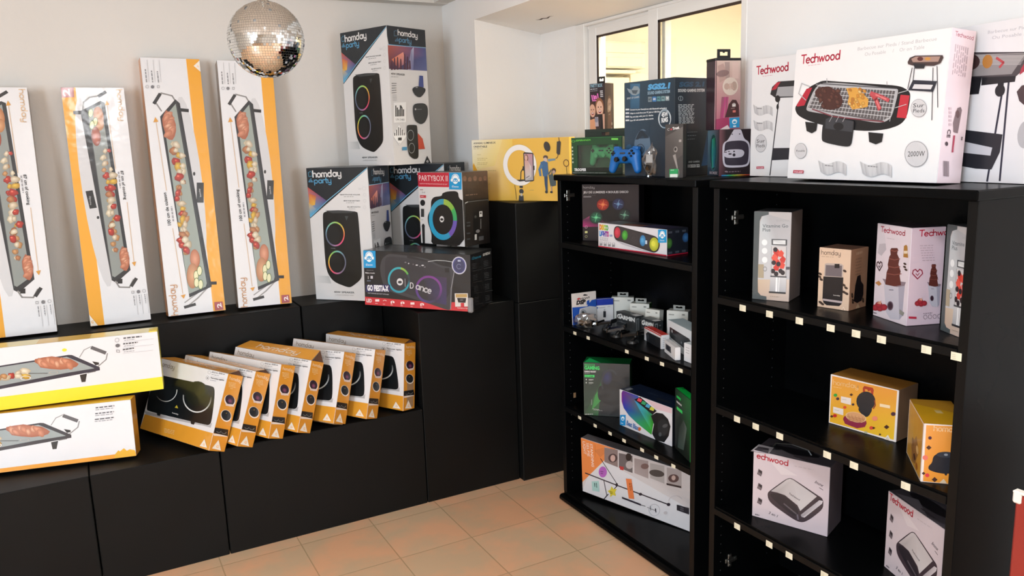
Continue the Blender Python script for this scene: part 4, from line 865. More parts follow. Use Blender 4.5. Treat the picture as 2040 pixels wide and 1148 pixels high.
def art_bbq_legs_far(a):   # BL (1300,1045) BR (2060,1130) TR(2060,-60) TL (1250,160) -- nearly all hidden left of 1480
    a.bg('E4E4E8'); a.poly([(1575,80),(1700,110),(1720,250),(1500,240)], 'E2E2E6')
    a.logo('Techwood', (1300,215),(1588,188), 62, '8A3048', .17); a.text('Barbecue sur Pieds / Stand Barbecue', (1680,135),(2060,60), 20, 'B8B8C0'); a.text('Ou Posable / Or on Table', (1700,170),(2010,112), 20, 'B8B8C0')
    for p in (((1560,470),(1490,1080)),((1790,430),(1790,1085)),((1765,520),(1735,1085))): a.line(p, 11, '2A2A3C')
    a.poly([(1440,330),(1480,260),(1560,252),(1860,252),(1888,270),(1880,330),(1820,410),(1700,412),(1540,420),(1460,400)], '4A4448'); a.poly([(1500,390),(1530,272),(1850,270),(1800,395),(1560,410)], '8E8A8C')
    for i in range(9): a.line([(1540,272+i*7),(1860-i*3,262+i*9)], 2.4, 'B8B4B4')
    a.ell(1615,315,42,52,'3E2A2A'); a.ell(1690,312,22,44,'B07838'); a.line([(1728,290),(1760,320),(1745,350)], 12, 'B8484E'); a.poly([(1862,300),(1890,272),(1888,340),(1835,402),(1840,360)], 'A8384A')
    a.poly([(1540,410),(1672,410),(1665,520),(1570,526),(1530,505)], '17171D'); a.poly([(1672,412),(1820,408),(1818,445),(1672,465)], '17171D'); a.ell(1756,500,22,40,'17171D'); a.rect(1744,440,1770,500,'17171D')
    a.poly([(1500,735),(1540,730),(1785,785),(1780,900),(1750,1010),(1680,1000),(1480,935)], '23242C'); a.poly([(1520,810),(1530,790),(1745,868),(1740,920),(1500,868)], 'C8C8D0')
    a.poly([(1830,510),(1850,470),(1900,455),(1900,620),(1870,600),(1845,570)], '4A3A3E'); a.ell(1885,790,34,90,'B4B4BA')
bc = dict(all='EAEAEC', right='E6D2D8', top='D8D8DA', bottom='B8A8AC', back='C8C0C4')
GB = 'barbecue cartons on top of the right cabinet'
carton('barbecue_box', (1.795,1.637,1.423,-90.0,3.2,0.16,0.456,0.358,0.093), bc, [('front', KQ, art_bbq), ('right', KQs, art_bbq_side)], 'large white barbecue carton in front, with a pink narrow side showing', GB)
carton('barbecue_box', (1.93,1.917,1.4175,-88,0,0,0.245,0.366,0.075), bc, [('front', [(60,1050),(700,1075),(700,190),(62,265)], art_bbq_legs)], 'white barbecue carton half hidden at the left behind the large one', GB)
carton('barbecue_box', (1.962,1.450,1.4175,-97,0,0,0.49,0.374,0.045), dict(bc, top='5A5A5E'), [('front', [(1290,1040),(2060,1135),(2060,-30),(1270,165)], art_bbq_legs_far)], 'white barbecue carton at the right edge, showing a grill on tall legs', GB)

# ---- on top of the left cabinet
KG = [(70,1072),(462,1060),(476,762),(75,775)]
def art_green(a):
    a.bg('1E4A2C'); a.poly([(60,1080),(480,1080),(480,740),(60,745)], ['16281C','1A2A1E','244030','1E3A28']); a.ring(92,803,15,9,.25,'6AD04A',n=20); a.text('ESPERANZA', (112,805),(232,798), 14, '6AD04A', .03, .2)
    a.rect(392,778,442,792,'7ADE5A'); a.text('VIBE', (400,790),(434,788),9,'1E4A2C',.02)
    for y in (855,885,912,945,975): a.rect(78,y-8,88,y+6,'B8C8B8')
    a.rect(70,1020,340,1066,'141A16'); a.text('TROOPER', (90,1045),(186,1042), 22, 'F0F0F0', .05, .2); a.text('VIBRATION GAMEPAD',(78,1060),(340,1053),5,'C8D0C8')
d = (1.733,2.683,1.4172,-69.6,0,0,0.241,0.143,0.07)
W, H, D = d[6:]
t = empty('gamepad_box'); put(t, d); tag(t, 'green windowed gamepad box with a black hanging flap, on the left cabinet', 'box')
mb = MB(); mb.box(0, 0, 0, W, D, 0.012, .0008, '16281C'); mb.box(0, D-0.01, 0.012, W, D, H, .0008, '2A6A40'); mb.box(0, 0, 0.012, 0.004, D-0.01, H, .0005, '1E4A2E'); mb.box(W-0.004, 0, 0.012, W, D-0.01, H, .0005, '1A3424'); mb.box(0.004, 0, H-0.003, W-0.004, D-0.01, H, .0005, '2A6A3C')
mb.box(0.004, 0, 0.012, 0.03, 0.002, H-0.003, .0003, '1E4A2C'); mb.box(0.03, 0, H-0.03, W-0.004, 0.002, H-0.003, .0003, '1E4A2C'); mb.box(0.03, 0, 0.012, W-0.004, 0.002, 0.026, .0003, '16201A'); mb.box(W-.02, 0, 0.026, W-0.004, 0.002, H-0.03, .0003, '1E4A2C')
a = Art(mb, 'front', W, H, D, KG); a.ring(92,803,15,9,.25,'6AD04A',n=20); a.text('ESPERANZA', (112,803),(232,797), 12, '6AD04A', .03, .2); a.rect(392,778,442,792,'7ADE5A')
for y in (855,885,912,945,975): a.rect(78,y-8,88,y+6,'B8C8B8')
a.text('TROOPER', (90,1045),(186,1042), 20, 'F0F0F0', .05, .2); a.text('VIBRATION GAMEPAD FOR PC AND CONSOLE',(78,1062),(340,1055),5,'C8D0C8')
mb.build('tray', 'printed_card', t)
slab('window', t, 0.028, 0.0022, 0.024, W-0.018, 0.0026, H-0.028, 'clear_plastic', 0.0001)
mb = MB(); x0, x1 = 0.018, W+0.0; z0, z1 = H-0.002, H+0.031; xm = 0.118; yb = D-0.002
mb.box(x0, yb, z0, x1, yb+0.0012, z0+0.008, .0002, '20302A'); mb.box(x0, yb, z0+0.020, x1, yb+0.0012, z1, .0002, '20302A'); mb.box(x0, yb, z0+.008, xm-.018, yb+.0012, z0+.020, .0002, '20302A'); mb.box(xm+.018, yb, z0+.008, x1, yb+.0012, z0+.020, .0002, '20302A')
mb.build('hang_tab', 'printed_card', t)

def gamepad(name, m, s, parent=None):
    # body: local x right, y away, z up (standing on its grips), fused from ellipsoids
    mb = MB(); e = lambda c, r: mb.ell(c, r, 20, 12)
    e((0, 0, .062), (.056, .020, .026)); e((-.038, 0, .064), (.030, .022, .030)); e((.038, 0, .064), (.030, .022, .030))
    for sx in (-1, 1):
        for i in range(7):
            q = i/6; e((sx*(.045+.016*q), .002*q, .062-.045*q), (.022-.008*q, .021-.006*q, .020-.004*q))
    me = mb.build(name, m, parent)
    r = me.modifiers.new('r', 'REMESH'); r.mode = 'VOXEL'; r.voxel_size = 0.0022; r.use_smooth_shade = True
    sm = me.modifiers.new('s', 'SMOOTH'); sm.iterations = 12; sm.factor = .6; me.scale = (s,)*3
    def sub(nm, mm, fn):
        b = MB(); fn(b); return b.build(nm, mm, me, smooth=False)
    for x, z in ((-.020, .048), (.020, .050)):
        sub('thumbstick', 'black_plastic', lambda b: (b.cyl((x,-.016,z),(x,-.027,z),.0055,n=16), b.cyl((x,-.026,z),(x,-.031,z),.0095,.0085,n=20)))
    sub('direction_pad', 'black_plastic', lambda b: (b.box(-.052,-.0245,.0675,-.034,-.019,.0735,.001), b.box(-.046,-.0245,.0615,-.040,-.019,.0795,.001)))
    for dx, dz in ((0,.009),(0,-.009),(.009,0),(-.009,0)):
        sub('button', 'black_plastic', lambda b: b.cyl((.045+dx,-.018,.070+dz),(.045+dx,-.0245,.070+dz),.004,n=12))
    sub('touch_bar', 'grey_plastic', lambda b: b.box(-.012,-.0215,.068,.012,-.017,.074,.001))
    for sx in (-1, 1): sub('trigger', m if m != 'green_plastic' else 'green_plastic', lambda b: b.box(sx*.045-.013, -.008, .084, sx*.045+.013, .012, .097, .003))
    return me
g = gamepad('gamepad', 'green_plastic', 0.86); g.matrix_world = Matrix.Translation((1.735,2.683,1.4172)) @ rot3(-69.6,0,0) @ Matrix.Translation((0.128,0.034,0.030)) @ Matrix.Scale(0.86,4); tag(g, 'green see-through gamepad inside the green window box', 'gamepad')
for ch in g.children:
    if ch.name.startswith('thumb'): ch.data.materials[0] = M['green_plastic']
g = gamepad('gamepad', 'blue_plastic', 1.0); g.matrix_world = Matrix.Translation((1.714,2.310,1.4170)) @ rot3(-80,8,0) @ Matrix.Translation((0.0,0.0,0.010)); tag(g, 'bright blue gamepad standing in front of the dark gaming speaker box', 'gamepad')

# dark sound system box
KSg = [(485,1040),(872,1085),(885,298),(485,345)]
def art_sgs(a):
    a.bg('1C2C3A'); a.poly([(485,1040),(872,1085),(885,298),(485,345)], ['22384A','14202C','1E3444','2E4A5E']); a.poly([(530,540),(600,540),(605,350),(530,350)], ['2C5878','2C5878','4A7A9C','3C6484'])
    a.poly([(505,385),(540,398),(560,368),(590,372),(605,395),(600,425),(570,440),(545,436),(520,415)], '8A9AA4'); a.poly([(540,400),(590,400),(575,430),(550,425)], '4A5A66'); a.text('SPIRIT OF GAMER', (505,470),(600,458), 13, 'A8B4BC', .03)
    a.text('SGS2.1', (664,398),(842,385), 38, '58A4D8', .07, .12); a.text('SOUND GAMING SYSTEM', (664,435),(844,422), 22, '8AA8BC', .05)
    for i in range(5): x = 668+i*35; a.rect(x,452-i*1,x+30,492-i*2,('7A8A92','3A7AB8','5A9098','7AA0A8','9AAAB0')[i]); a.text(('BT','HDR','PC','PS','TV')[i],(x+5,480-i*2),(x+25,479-i*2),14,'F0F0F0' if i in (1,4) else '24343C',.03)
    for i, t in enumerate(('Connect to your Smartphone with Bluetooth technology', 'Adapt to mode from your PC Jack or USB Disc', 'Play and play with your 2.1 device', 'Super HD with automatic ribbon remote')):
        a.rect(495,540+i*27,522,552+i*27,'D8E0E4'); a.text(t, (528,558+i*27-4),(528+(290,235,180,182)[i],548+i*27-i*1), 11, 'E0E8EC', .03)
    a.ring(800,625,52,76,.12,['E8F0F4','6A8AA0','E8F0F4','8AA0B0','E8F0F4'],n=30); a.ring(800,625,44,64,.06,'A8C0D0',a0=150,a1=360,n=20); a.text('45W', (775,612),(828,605), 34, 'E8EEF2', .04); a.text('RMS', (775,655),(828,648), 34, 'E8EEF2', .04)
    a.spoly([(560,850),(560,780),(600,705),(640,695),(680,760),(690,860),(660,900),(580,900)], '5A7288'); a.poly([(600,705),(650,715),(680,670),(672,770),(600,770)], '22384A'); a.poly([(595,720),(620,705),(668,760),(645,770),(625,750),(590,775),(568,775)], '1A2A38'); a.ring(605,850,34,40,.12,'14202C',n=20); a.ell(606,856,26,28,'3A5064'); a.ell(520,835,22,28,'28506E')
def art_sgs_side(a):   # BL (872,1085) BR (1190,1070) TR (1200,302) TL (885,298)
    a.bg('1E2C38'); a.poly([(872,1085),(1190,1070),(1200,302),(885,298)], ['151C24','101820','243A4A','22323F']); a.poly([(1090,1000),(1190,990),(1190,700),(1140,720)], ['1E4A70','18547A','12283C','1E3A54'])
    a.text('SGS 2.1', (915,372),(1112,366), 34, '2E5470', .06, .12); a.text('SOUND GAMING SYSTEM', (908,412),(1118,408), 22, 'B8C0C4', .05); a.ring(928,462,19,19,.18,'9AA8B0',n=16); a.line([(928,448),(928,478)],4,'9AA8B0')
    for i in range(14): a.words((908,515+i*11),(1116-(i%3)*8,512+i*11), 5.5, 'B8C4CA', i, full=1)
    for i in range(3): a.words((975,730+i*28),(1110-i*20,726+i*28), 5, '6A7880', i+4)
    a.rect(972,950,1074,1020,'1A2026'); a.text('AND GAMERS',(980,972),(1072,970),13,'A8B0B4',.03); a.text('11222122',(976,1010),(1072,1008),22,'C8D0D4',.05)
carton('gaming_speaker_box', (1.750,2.354,1.4172,-84.1,0,0,0.246,0.329,0.195), dict(all='1C2A36', top='32404A'), [('front', KSg, art_sgs), ('right', [(872,1085),(1190,1070),(1200,302),(885,298)], art_sgs_side)], 'large dark blue gaming speaker box on top of the left cabinet')
# slim earphone box
def art_trust(a):   # BL (805,1080) BR (955,1082) TR (945,672) TL (798,665)
    a.bg('3E3B3B'); a.poly([(800,760),(950,690),(955,900),(805,1000)], ['4A4645','6A6664','4E4A48','3A3636']); a.ring(828,705,10,9,.3,'B8B8B8',n=10,a0=40,a1=330); a.text('xt', (842,712),(858,710), 14, 'C83A4A', .05); a.text('Trust', (862,712),(916,706), 20, 'F0F0F0', .03)
    a.ell(890,860,16,22,'8A8684'); a.ell(888,858,9,12,'2A2828'); a.poly([(868,905),(890,895),(912,1000),(905,1010)], '8E8A88'); a.rect(915,788,935,806,'9A9694'); a.ring(895,1040,30,40,.1,'8A8E8A',n=20,a0=-60,a1=90)
    a.rect(843,1010,915,1075,'1E9A58'); a.rect(848,1050,912,1075,'DCE4DC'); a.words((852,1022),(905,1020),5,'BCE0C8',1)
b = carton('earphone_box', (1.716,2.086,1.4172,-66,0,0,0.064,0.175,0.026), dict(all='3A3736', top='5A5654', right='2E2C2C'), [('front', [(805,1080),(955,1082),(945,672),(798,665)], art_trust)], 'slim dark grey earphone box with a green sticker, before the dark blue box')
# rainbow speaker box
def art_line(a):   # BL (1240,1070) BR (1495,1065) TR (1495,705) TL (1245,705)
    a.bg('241A20'); a.poly([(1240,1080),(1300,1080),(1300,700),(1240,700)], ['5A3A44','241A20','241A20','7A5058'])
    a.spoly([(1310,790),(1355,712),(1365,705),(1408,706),(1418,715),(1440,780),(1475,800),(1490,840),(1490,960),(1465,1000),(1300,1003),(1272,970),(1268,830),(1285,800)], 'C4C0CC'); a.spoly([(1300,795),(1440,790),(1480,830),(1478,955),(1455,985),(1305,985),(1285,960),(1285,830)], '332D3A')
    a.spoly([(1285,860),(1420,858),(1445,880),(1440,905),(1415,925),(1280,925)], 'C4C0CC'); a.rect(1282,876,1305,882,'2A2430'); a.ell(1362,875,7,6,'2A2430'); a.ell(1362,902,12,12,'2A2430'); a.words((1312,878),(1342,878),8,'3A3440',1); a.rect(1318,888,1342,900,'3A3440'); a.ell(1345,742,5,5,'3A3440'); a.ell(1404,742,5,5,'3A3440')
    a.words((1300,1040),(1490,1034),8,'7A6A74',4); a.ell(1300,1032,12,6,'8A7A84')
    cs = ['2A7AC8','3AA0C8','3AB87A','8AC850','D8D050','E8A040','D85A3A','B83A3A']
    for i in range(7): x = 1262+i*33; a.poly([(x,1070),(x+33,1069),(x+33,1058),(x,1059)], [cs[i],cs[i+1],cs[i+1],cs[i]])
def art_line_left(a):
    a.bg('2A2024'); a.poly([(0,100),(100,100),(100,0),(0,0)], ['3A4A5A','1E2028','4A3A44','6A8A9A']); a.ell(50,48,34,42,'4A6A74'); a.ell(52,48,28,38,'2E8AA0',edge='1E3A2E'); a.poly([(38,20),(62,16),(64,80),(40,84)], ['3A9A8A','2E8A4A','2A5A8A','3AA88A']); a.text('BAG MUSIC',(20,96),(90,96),6,'C8B8C0',.02)
carton('small_speaker_box', (1.863,1.990,1.4172,-18.8,0,0,0.112,0.152,0.09), dict(all='241A20', left='2A2024', top='3A2A30'), [('front', [(1240,1070),(1495,1065),(1495,705),(1245,705)], art_line), ('left', None, art_line_left)], 'small black and grey speaker box with a rainbow line along its bottom')
# microphone boxes with hanging tabs
def hangtab(parent, W, D, H, w, h, m='black_plastic'):
    mb = MB(); x0 = W/2-w/2; y = D/2; t = .0012
    mb.box(x0, y, H-.001, x0+w, y+t, H+h*.35, .0003); mb.box(x0, y, H+h*.72, x0+w, y+t, H+h, .0003); mb.box(x0, y, H+h*.35, x0+w*.22, y+t, H+h*.72, .0003); mb.box(x0+w*.78, y, H+h*.35, x0+w, y+t, H+h*.72, .0003); mb.box(x0+w*.42, y, H+h*.62, x0+w*.58, y+t, H+h*.73, .0002)
    mb.build('hang_tab', m, parent)
def face(a, x, y, rx, ry, hair, skin='D8A890', mouth=True):
    a.ell(x, y-ry*.15, rx*1.25, ry*1.25, hair); a.ell(x, y, rx, ry, skin); a.ell(x-rx*.38, y-ry*.15, rx*.16, ry*.09, '3A2018'); a.ell(x+rx*.38, y-ry*.15, rx*.16, ry*.09, '3A2018')
    if mouth: a.ell(x, y+ry*.45, rx*.4, ry*.2, '8A2A34'); a.ell(x, y+ry*.38, rx*.3, ry*.08, 'F0E8E4')
    a.poly([(x-rx*.06,y-ry*.05),(x+rx*.1,y+ry*.18),(x-rx*.1,y+ry*.18)], 'C09078')
def art_girls(a):   # BL (183,700) BR (300,700) TR (325,320) TL (198,320)
    a.bg('2A2028'); a.poly([(190,480),(320,450),(300,720),(180,720)], ['3A2A28','4A3430','2E2022','5A3A34'])
    a.text('PARTY BOX', (205,350),(305,350), 26, '8AB4C8', .03); a.words((203,366),(305,366),6,'B8C0C8',2); a.words((203,380),(305,380),5,'8A9098',3)
    a.text('1in1', (212,446),(268,436), 34, 'E878C8', .06); a.rect(214,450,270,458,'E070B8'); 
    for i in range(4): a.rect(283,380+i*14,306,387+i*14,'D8D8DC')
    face(a,212,530,24,50,'4A2A20'); face(a,272,515,28,58,'8A5A3C','E0B49C'); a.poly([(250,560),(275,610),(262,700),(300,705),(310,560)], '1A1418'); a.poly([(185,600),(225,590),(235,705),(182,705)], 'D89A74'); a.poly([(292,560),(312,560),(305,690),(290,690)], 'D8A890')
    a.rect(228,580,255,650,'B8A8B0'); a.ell(240,600,14,20,'8A8A98'); a.rect(215,682,265,706,'1E8CC8'); a.ell(240,694,9,8,'E8F4F8')
def art_girls_side(a):
    a.bg('3A2A26'); a.poly([(0,100),(100,100),(100,0),(0,0)], ['4A2E24','2E2022','5A4038','4A3A36']); face(a,50,40,20,12,'6A4A3C','B89888',False); a.ell(45,48,18,10,'A88A7A'); a.poly([(30,55),(70,52),(80,90),(25,92)], '6A463A')
    a.text('4B',(40,52),(66,50),9,'C8B0A0',.04); a.ell(75,76,7,3,'9A8A80'); a.ell(74,86,7,3,'9A8A80'); a.words((40,60),(70,58),2,'9A8278',1)
b = carton('microphone_box', (1.814,2.668,1.5612,-69.6,0,0,0.072,0.206,0.062), dict(all='2E2226', top='3A3034'), [('front', [(180,725),(300,728),(325,320),(198,320)], art_girls), ('right', None, art_girls_side)], 'microphone box printed with two laughing women, behind the green box')
hangtab(b, 0.072, 0.062, 0.206, 0.034, 0.027)
def art_pink(a):   # BL (1190,690) BR (1390,700) TR (1403,150) TL (1200,150)
    a.bg('C8A49C'); a.poly([(1190,700),(1400,705),(1405,140),(1195,140)], ['B85A78','A86A7A','D8C4B8','D0B4A8']); a.poly([(1215,200),(1260,180),(1300,290),(1230,330)], 'B89890'); a.poly([(1270,170),(1310,170),(1310,330),(1280,320)], 'A8908A'); a.ell(1255,258,50,26,'8A6E6C',-10); a.rect(1330,170,1380,300,'D8BCB4')
    for x, w in ((1225,40),(1262,18),(1240,12)): a.poly([(x,680),(x+w*.5,680),(x+w+20,440),(x+20,440)], ['B83A74','C84A84','C05088','8A5A66'])
    a.ell(1315,360,62,70,'DCCCC0'); a.ell(1285,360,20,26,'C0A498'); a.ell(1345,358,22,36,'B8A094'); a.text('4R',(1290,385),(1345,380),44,'C8A89C',.03)
    a.poly([(1270,600),(1300,500),(1330,465),(1360,468),(1382,510),(1385,600)], '4A2E30'); a.ring(1342,505,14,14,.3,'E8E0DC',n=12); a.rect(1328,500,1356,520,'E8E0DC'); a.rect(1332,548,1356,566,'D87A70'); a.words((1318,535),(1370,533),4,'C8A8A4',1)
    a.poly([(1190,700),(1310,705),(1300,600),(1195,610)], 'A83A64'); a.poly([(1230,690),(1290,660),(1310,690),(1260,703)], 'E8D8D8'); a.rect(1306,606,1386,686,'2A9CD4'); a.ell(1346,638,20,20,'E8F6FC'); a.ell(1346,642,13,8,'2A9CD4'); a.rect(1335,668,1358,680,'E8F6FC')
    for x in (1197,1393): a.line([(x,690),(x+8,150)],5,'3A2A30')
b = carton('microphone_box', (1.872,2.022,1.5695,-12.4,0,0,0.095,0.226,0.058), dict(all='B88A90', top='2A2226', left='3A2A30', right='A87078'), [('front', [(1190,690),(1390,700),(1403,150),(1200,150)], art_pink)], 'tall pale pink microphone box standing on the small rainbow speaker box', None, 'wrapped_card')
slab('top_cap', b, -0.001, -0.001, 0.221, 0.096, 0.059, 0.231, 'black_plastic', 0.002)
hangtab(b, 0.095, 0.058, 0.230, 0.050, 0.032)
# crumpled clear bag with an accessory
def crumpled(name, loc, size, yaw, m, seed, label, cat='bag', n=14):
    bm = bmesh.new(); bmesh.ops.create_icosphere(bm, subdivisions=3, radius=1); rn = random.Random(seed)
    dirs = [(Vector((rn.gauss(0,1), rn.gauss(0,1), rn.gauss(0,1))).normalized(), rn.uniform(.55, .95)) for _ in range(n)]
    for v in bm.verts:
        for d, k in dirs:
            h = v.co.dot(d)
            if h > k: v.co -= d*(h-k)
        v.co += Vector((rn.gauss(0,.06), rn.gauss(0,.06), rn.gauss(0,.06)))
        v.co.x *= size[0]/2; v.co.y *= size[1]/2; v.co.z = max(v.co.z, -.8)*size[2]/2
    z = min(v.co.z for v in bm.verts)
    for v in bm.verts: v.co.z -= z
    me = bpy.data.meshes.new(name); bm.to_mesh(me); bm.free(); me.materials.append(M[m]); o = bpy.data.objects.new(name, me); C.objects.link(o); o.location = loc; o.rotation_euler = (0,0,rad(yaw))
    if cat: tag(o, label, cat)
    return o
bg = crumpled('plastic_bag', (1.718,2.172,1.4170), (0.070,0.028,0.135), -78, 'crinkled_film', 4, 'crumpled clear plastic bag between the blue gamepad and the slim grey box')
slab('paper_insert', bg, -0.012, -0.003, 0.05, 0.016, -0.001, 0.078, 'white_card', 0.0003); slab('dark_accessory', bg, -0.018, 0.0, 0.008, 0.014, 0.006, 0.045, 'black_plastic', 0.003)

# ---- upper shelf of the left cabinet
def art_jeu(a):   # BL (300,865) BR (1030,950) TR (1010,150) TL (285,150)
    a.bg('2E2628'); a.poly([(290,870),(1030,950),(1015,140),(280,140)], ['201C20','2A1E22','2E2428','322C30']); a.poly([(300,690),(300,600),(480,500),(620,560),(640,700)], ['B82E7A','6A2A50','C85A90','4A2A3A','3A2430'])
    a.logo('homday', (302,202),(438,202), 30, 'B8B4B4', .12); a.logo('party', (304,226),(412,226), 22, '5A5052', .12); a.text('JEU DE LUMIERES 4 BOULES DISCO', (304,264),(872,262), 26, 'D8D4D4', .03); a.words((304,292),(560,288),5,'6A6262',2); a.rect(306,305,400,312,'C8C4C4')
    a.poly([(480,560),(540,440),(620,370),(760,360),(820,480),(860,600),(640,700)], '121214')
    for cx, cy, c1, c2, g in ((545,410,'D04A38','8A2018','F8A060'),(742,408,'3A4A78','2A2A4A','9ACAF0'),(463,575,'2E7A58','1A3A30','8AF0B0'),(828,555,'3A5048','1E2A28','90D0A8')):
        a.ell(cx,cy,82,82,'201A22'); a.ell(cx,cy,76,76,c1,edge=c2); a.ell(cx,cy,26,26,g,edge=c1)
        for i in range(8): t = i*.785; a.line([(cx+18*math.cos(t),cy+18*math.sin(t)),(cx+56*math.cos(t+.2),cy+56*math.sin(t+.2))],4,c1 if i%2 else g)
    a.ring(343,693,17,17,.3,'C8A0B0',n=14); a.rect(328,745,360,772,'D8D890'); a.ring(344,815,16,16,.3,'A8A878',n=14)
carton('disco_light_box', (1.785,2.690,1.1455,-62.3,0,0,0.251,0.229,0.050), dict(all='2A2226', top='1A181A', right='241C1E'), [('front', [(300,865),(1030,950),(1010,150),(285,150)], art_jeu)], 'dark disco light box with coloured globes, upper shelf of the left cabinet')
def art_disco(a):   # BL (508,905) BR (1368,1040) TR (1370,690) TL (500,608)
    a.bg('DCDCE2'); cs = ['D86A3A','E8A030','C8C840','6AB848','3A9A6A']; b2 = ['2A9AD0','3A6AC8','5A4AB0','8A3A9A','C83A8A']
    pick = lambda cc: (lambda x: (lambda f, i: tuple(lin(cc[i])[j]*(1-f)+lin(cc[i+1])[j]*f for j in range(4)))(min(x,.999)*4-int(min(x,.999)*4), int(min(x,.999)*4)))
    a.text('DISCO', (516,690),(624,704), 58, pick(cs), .08); a.text('LIGHTS', (518,768),(630,780), 56, pick(b2), .08); a.text('LED', (640,776),(676,780), 20, '3A5AA8', .05)
    for y in (792,808,822): a.words((522,y),(690,y+24),4,'6A6A74',y)
    for i in range(4): x = 522+i*50; a.rect(x,840+i*6,x+34,890+i*6,'8A8C92'); a.rect(x+5,832+i*6,x+30,862+i*6,'D0D0D6')
    a.poly([(508,912),(1368,1048),(1368,1020),(508,890)], 'B81E3A'); a.poly([(700,820),(1160,990),(1230,1000),(800,880)], 'B8B8C2')
    a.spoly([(690,745),(692,690),(706,655),(740,645),(780,655),(1190,765),(1240,790),(1272,840),(1278,905),(1255,965),(1210,990),(1150,975),(800,850),(730,832),(700,800)], '2E2A2C'); a.spoly([(706,745),(708,700),(740,660),(780,668),(1190,780),(1255,840),(1258,930),(1205,972),(740,822)], '3A3638')
    for cx, cy, rx, ry, c1, c2 in ((735,730,38,68,'D84A5E','B82E40'),(828,763,36,62,'5AB848','3A8A30'),(1055,832,38,70,'5AA8D8','3A7AB0'),(1202,880,60,88,'E0E050','A8B030')): a.ell(cx,cy,rx,ry,c1,edge=c2); a.ell(cx-rx*.2,cy-ry*.1,rx*.4,ry*.4,c1); a.ring(cx,cy,rx*.8,ry*.8,.07,c2,n=20)
    a.ring(938,790,48,48,.06,'4A4648',n=20); a.text('iD',(915,815),(960,822),36,'4A4648'); a.rect(1088,830,1112,876,'C8D8E8'); idance(a,1311,775,112,170)
    for y in (790,): pass
def art_disco_side(a):
    a.bg('20242E'); 
    for y in (12, 88): 
        for x in (15, 48, 80): a.rect(x-9,y-4,x+9,y+4,'4A505C')
    a.ell(10,52,14,20,'5A9A48',edge='2E5A2E'); a.ell(88,38,16,18,'4A8AC8',edge='2A4A78'); a.rect(0,95,100,100,'B81E3A')
def art_disco_top(a):
    a.bg('3A3A48'); a.poly([(2,96),(40,96),(36,10),(6,14)], ['8A8E98','5A6A60','4A5050','A8ACB4']); a.poly([(30,60),(62,50),(60,96),(34,96)], '8A5A48'); a.poly([(62,96),(98,96),(96,20),(64,30)], ['4A4468','2A2A40','3A3A58','5A5A88'])
carton('disco_light_box', (1.722,2.487,1.1455,-85.1,0,0,0.368,0.093,0.102), dict(all='20242E', front='DCDCE2', top='3A3A48', bottom='8A2A30'), [('front', [(508,905),(1368,1040),(1370,690),(500,608)], art_disco), ('right', None, art_disco_side), ('top', None, art_disco_top)], 'long low white disco light box with four bright lamps, before the dark one')

# ---- middle shelf: small accessories
def art_dsp(a):   # BL (110,510) BR (400,470) TR (402,105) TL (113,155)
    a.bg('E8E2DE'); a.poly([(110,515),(400,520),(400,200),(345,215),(285,290),(112,308)], '2658B8'); a.poly([(175,440),(200,320),(320,285),(400,290),(400,520),(160,505)], 'C8CCD2'); a.poly([(112,300),(290,285),(285,210),(345,190),(400,120),(113,150)], 'E8E2DE')
    a.text('ricon', (205,225),(318,195), 30, '3A3A3C', .02, .3); a.poly([(165,212),(195,195),(215,200),(190,222)], 'C83A3A'); a.text('DSP', (160,275),(268,258), 42, '1E1E20', .07, .2); a.poly([(285,228),(318,212),(318,262),(283,275)], '2658B8'); a.ell(240,370,38,46,'9AA0A8'); a.ell(236,366,16,20,'2A2C30'); a.poly([(240,165),(262,150),(295,155),(300,163),(262,170)], '2A2A2A')
carton('blister_card', (1.735,2.700,0.7936,-4,2,0,0.116,0.133,0.004), 'D8D4D2', [('front', [(110,510),(400,470),(402,105),(113,155)], art_dsp)], 'white and blue blister card with black letters, leftmost on the middle shelf', cat='card')
def art_usb(a):   # BL (320,450) BR (545,435) TR (540,180) TL (320,195)
    a.bg('E2E4E8'); a.poly([(318,268),(545,250),(540,175),(318,180)], '1E3AA8'); a.text('transcend', (372,294),(448,288), 11, '3A3A3C', .01); a.ell(360,290,7,9,'2A5AB8'); a.words((478,278),(528,274),5,'9A9AA0',2); a.rect(428,328,458,400,'2A2E36'); a.rect(433,302,452,328,'B8BCC0'); a.words((350,330),(390,350),4,'C8C8CC',1)
carton('adapter_box', (1.845,2.705,0.7936,-21.9,0,0,0.084,0.096,0.028), dict(all='E2E4E8', top='1E3AA8', right='2A4AB0'), [('front', [(320,450),(545,435),(540,180),(320,195)], art_usb)], 'small white box with a blue top, right beside the white and blue blister card')
def art_cable(seed):
    def fn(a):
        a.bg('D8DAD4'); a.words((10,18),(52,18),5,'8A8C88',seed); a.words((72,16),(95,16),6,'6A6C68',seed+1)
        a.ring(70,90,48,36,.07,'B0B4B0',a0=190,a1=290,n=16); a.ring(80,95,40,30,.06,'9A9E9A',a0=190,a1=300,n=16); a.rect(42,66,56,92,'6A6C6A') if seed == 3 else a.ell(50,70,9,5,'7A7C7A')
    return fn
gb = dict(all='D8DAD4', right='5A9A50', left='5A9A50', top='C8CCC4')
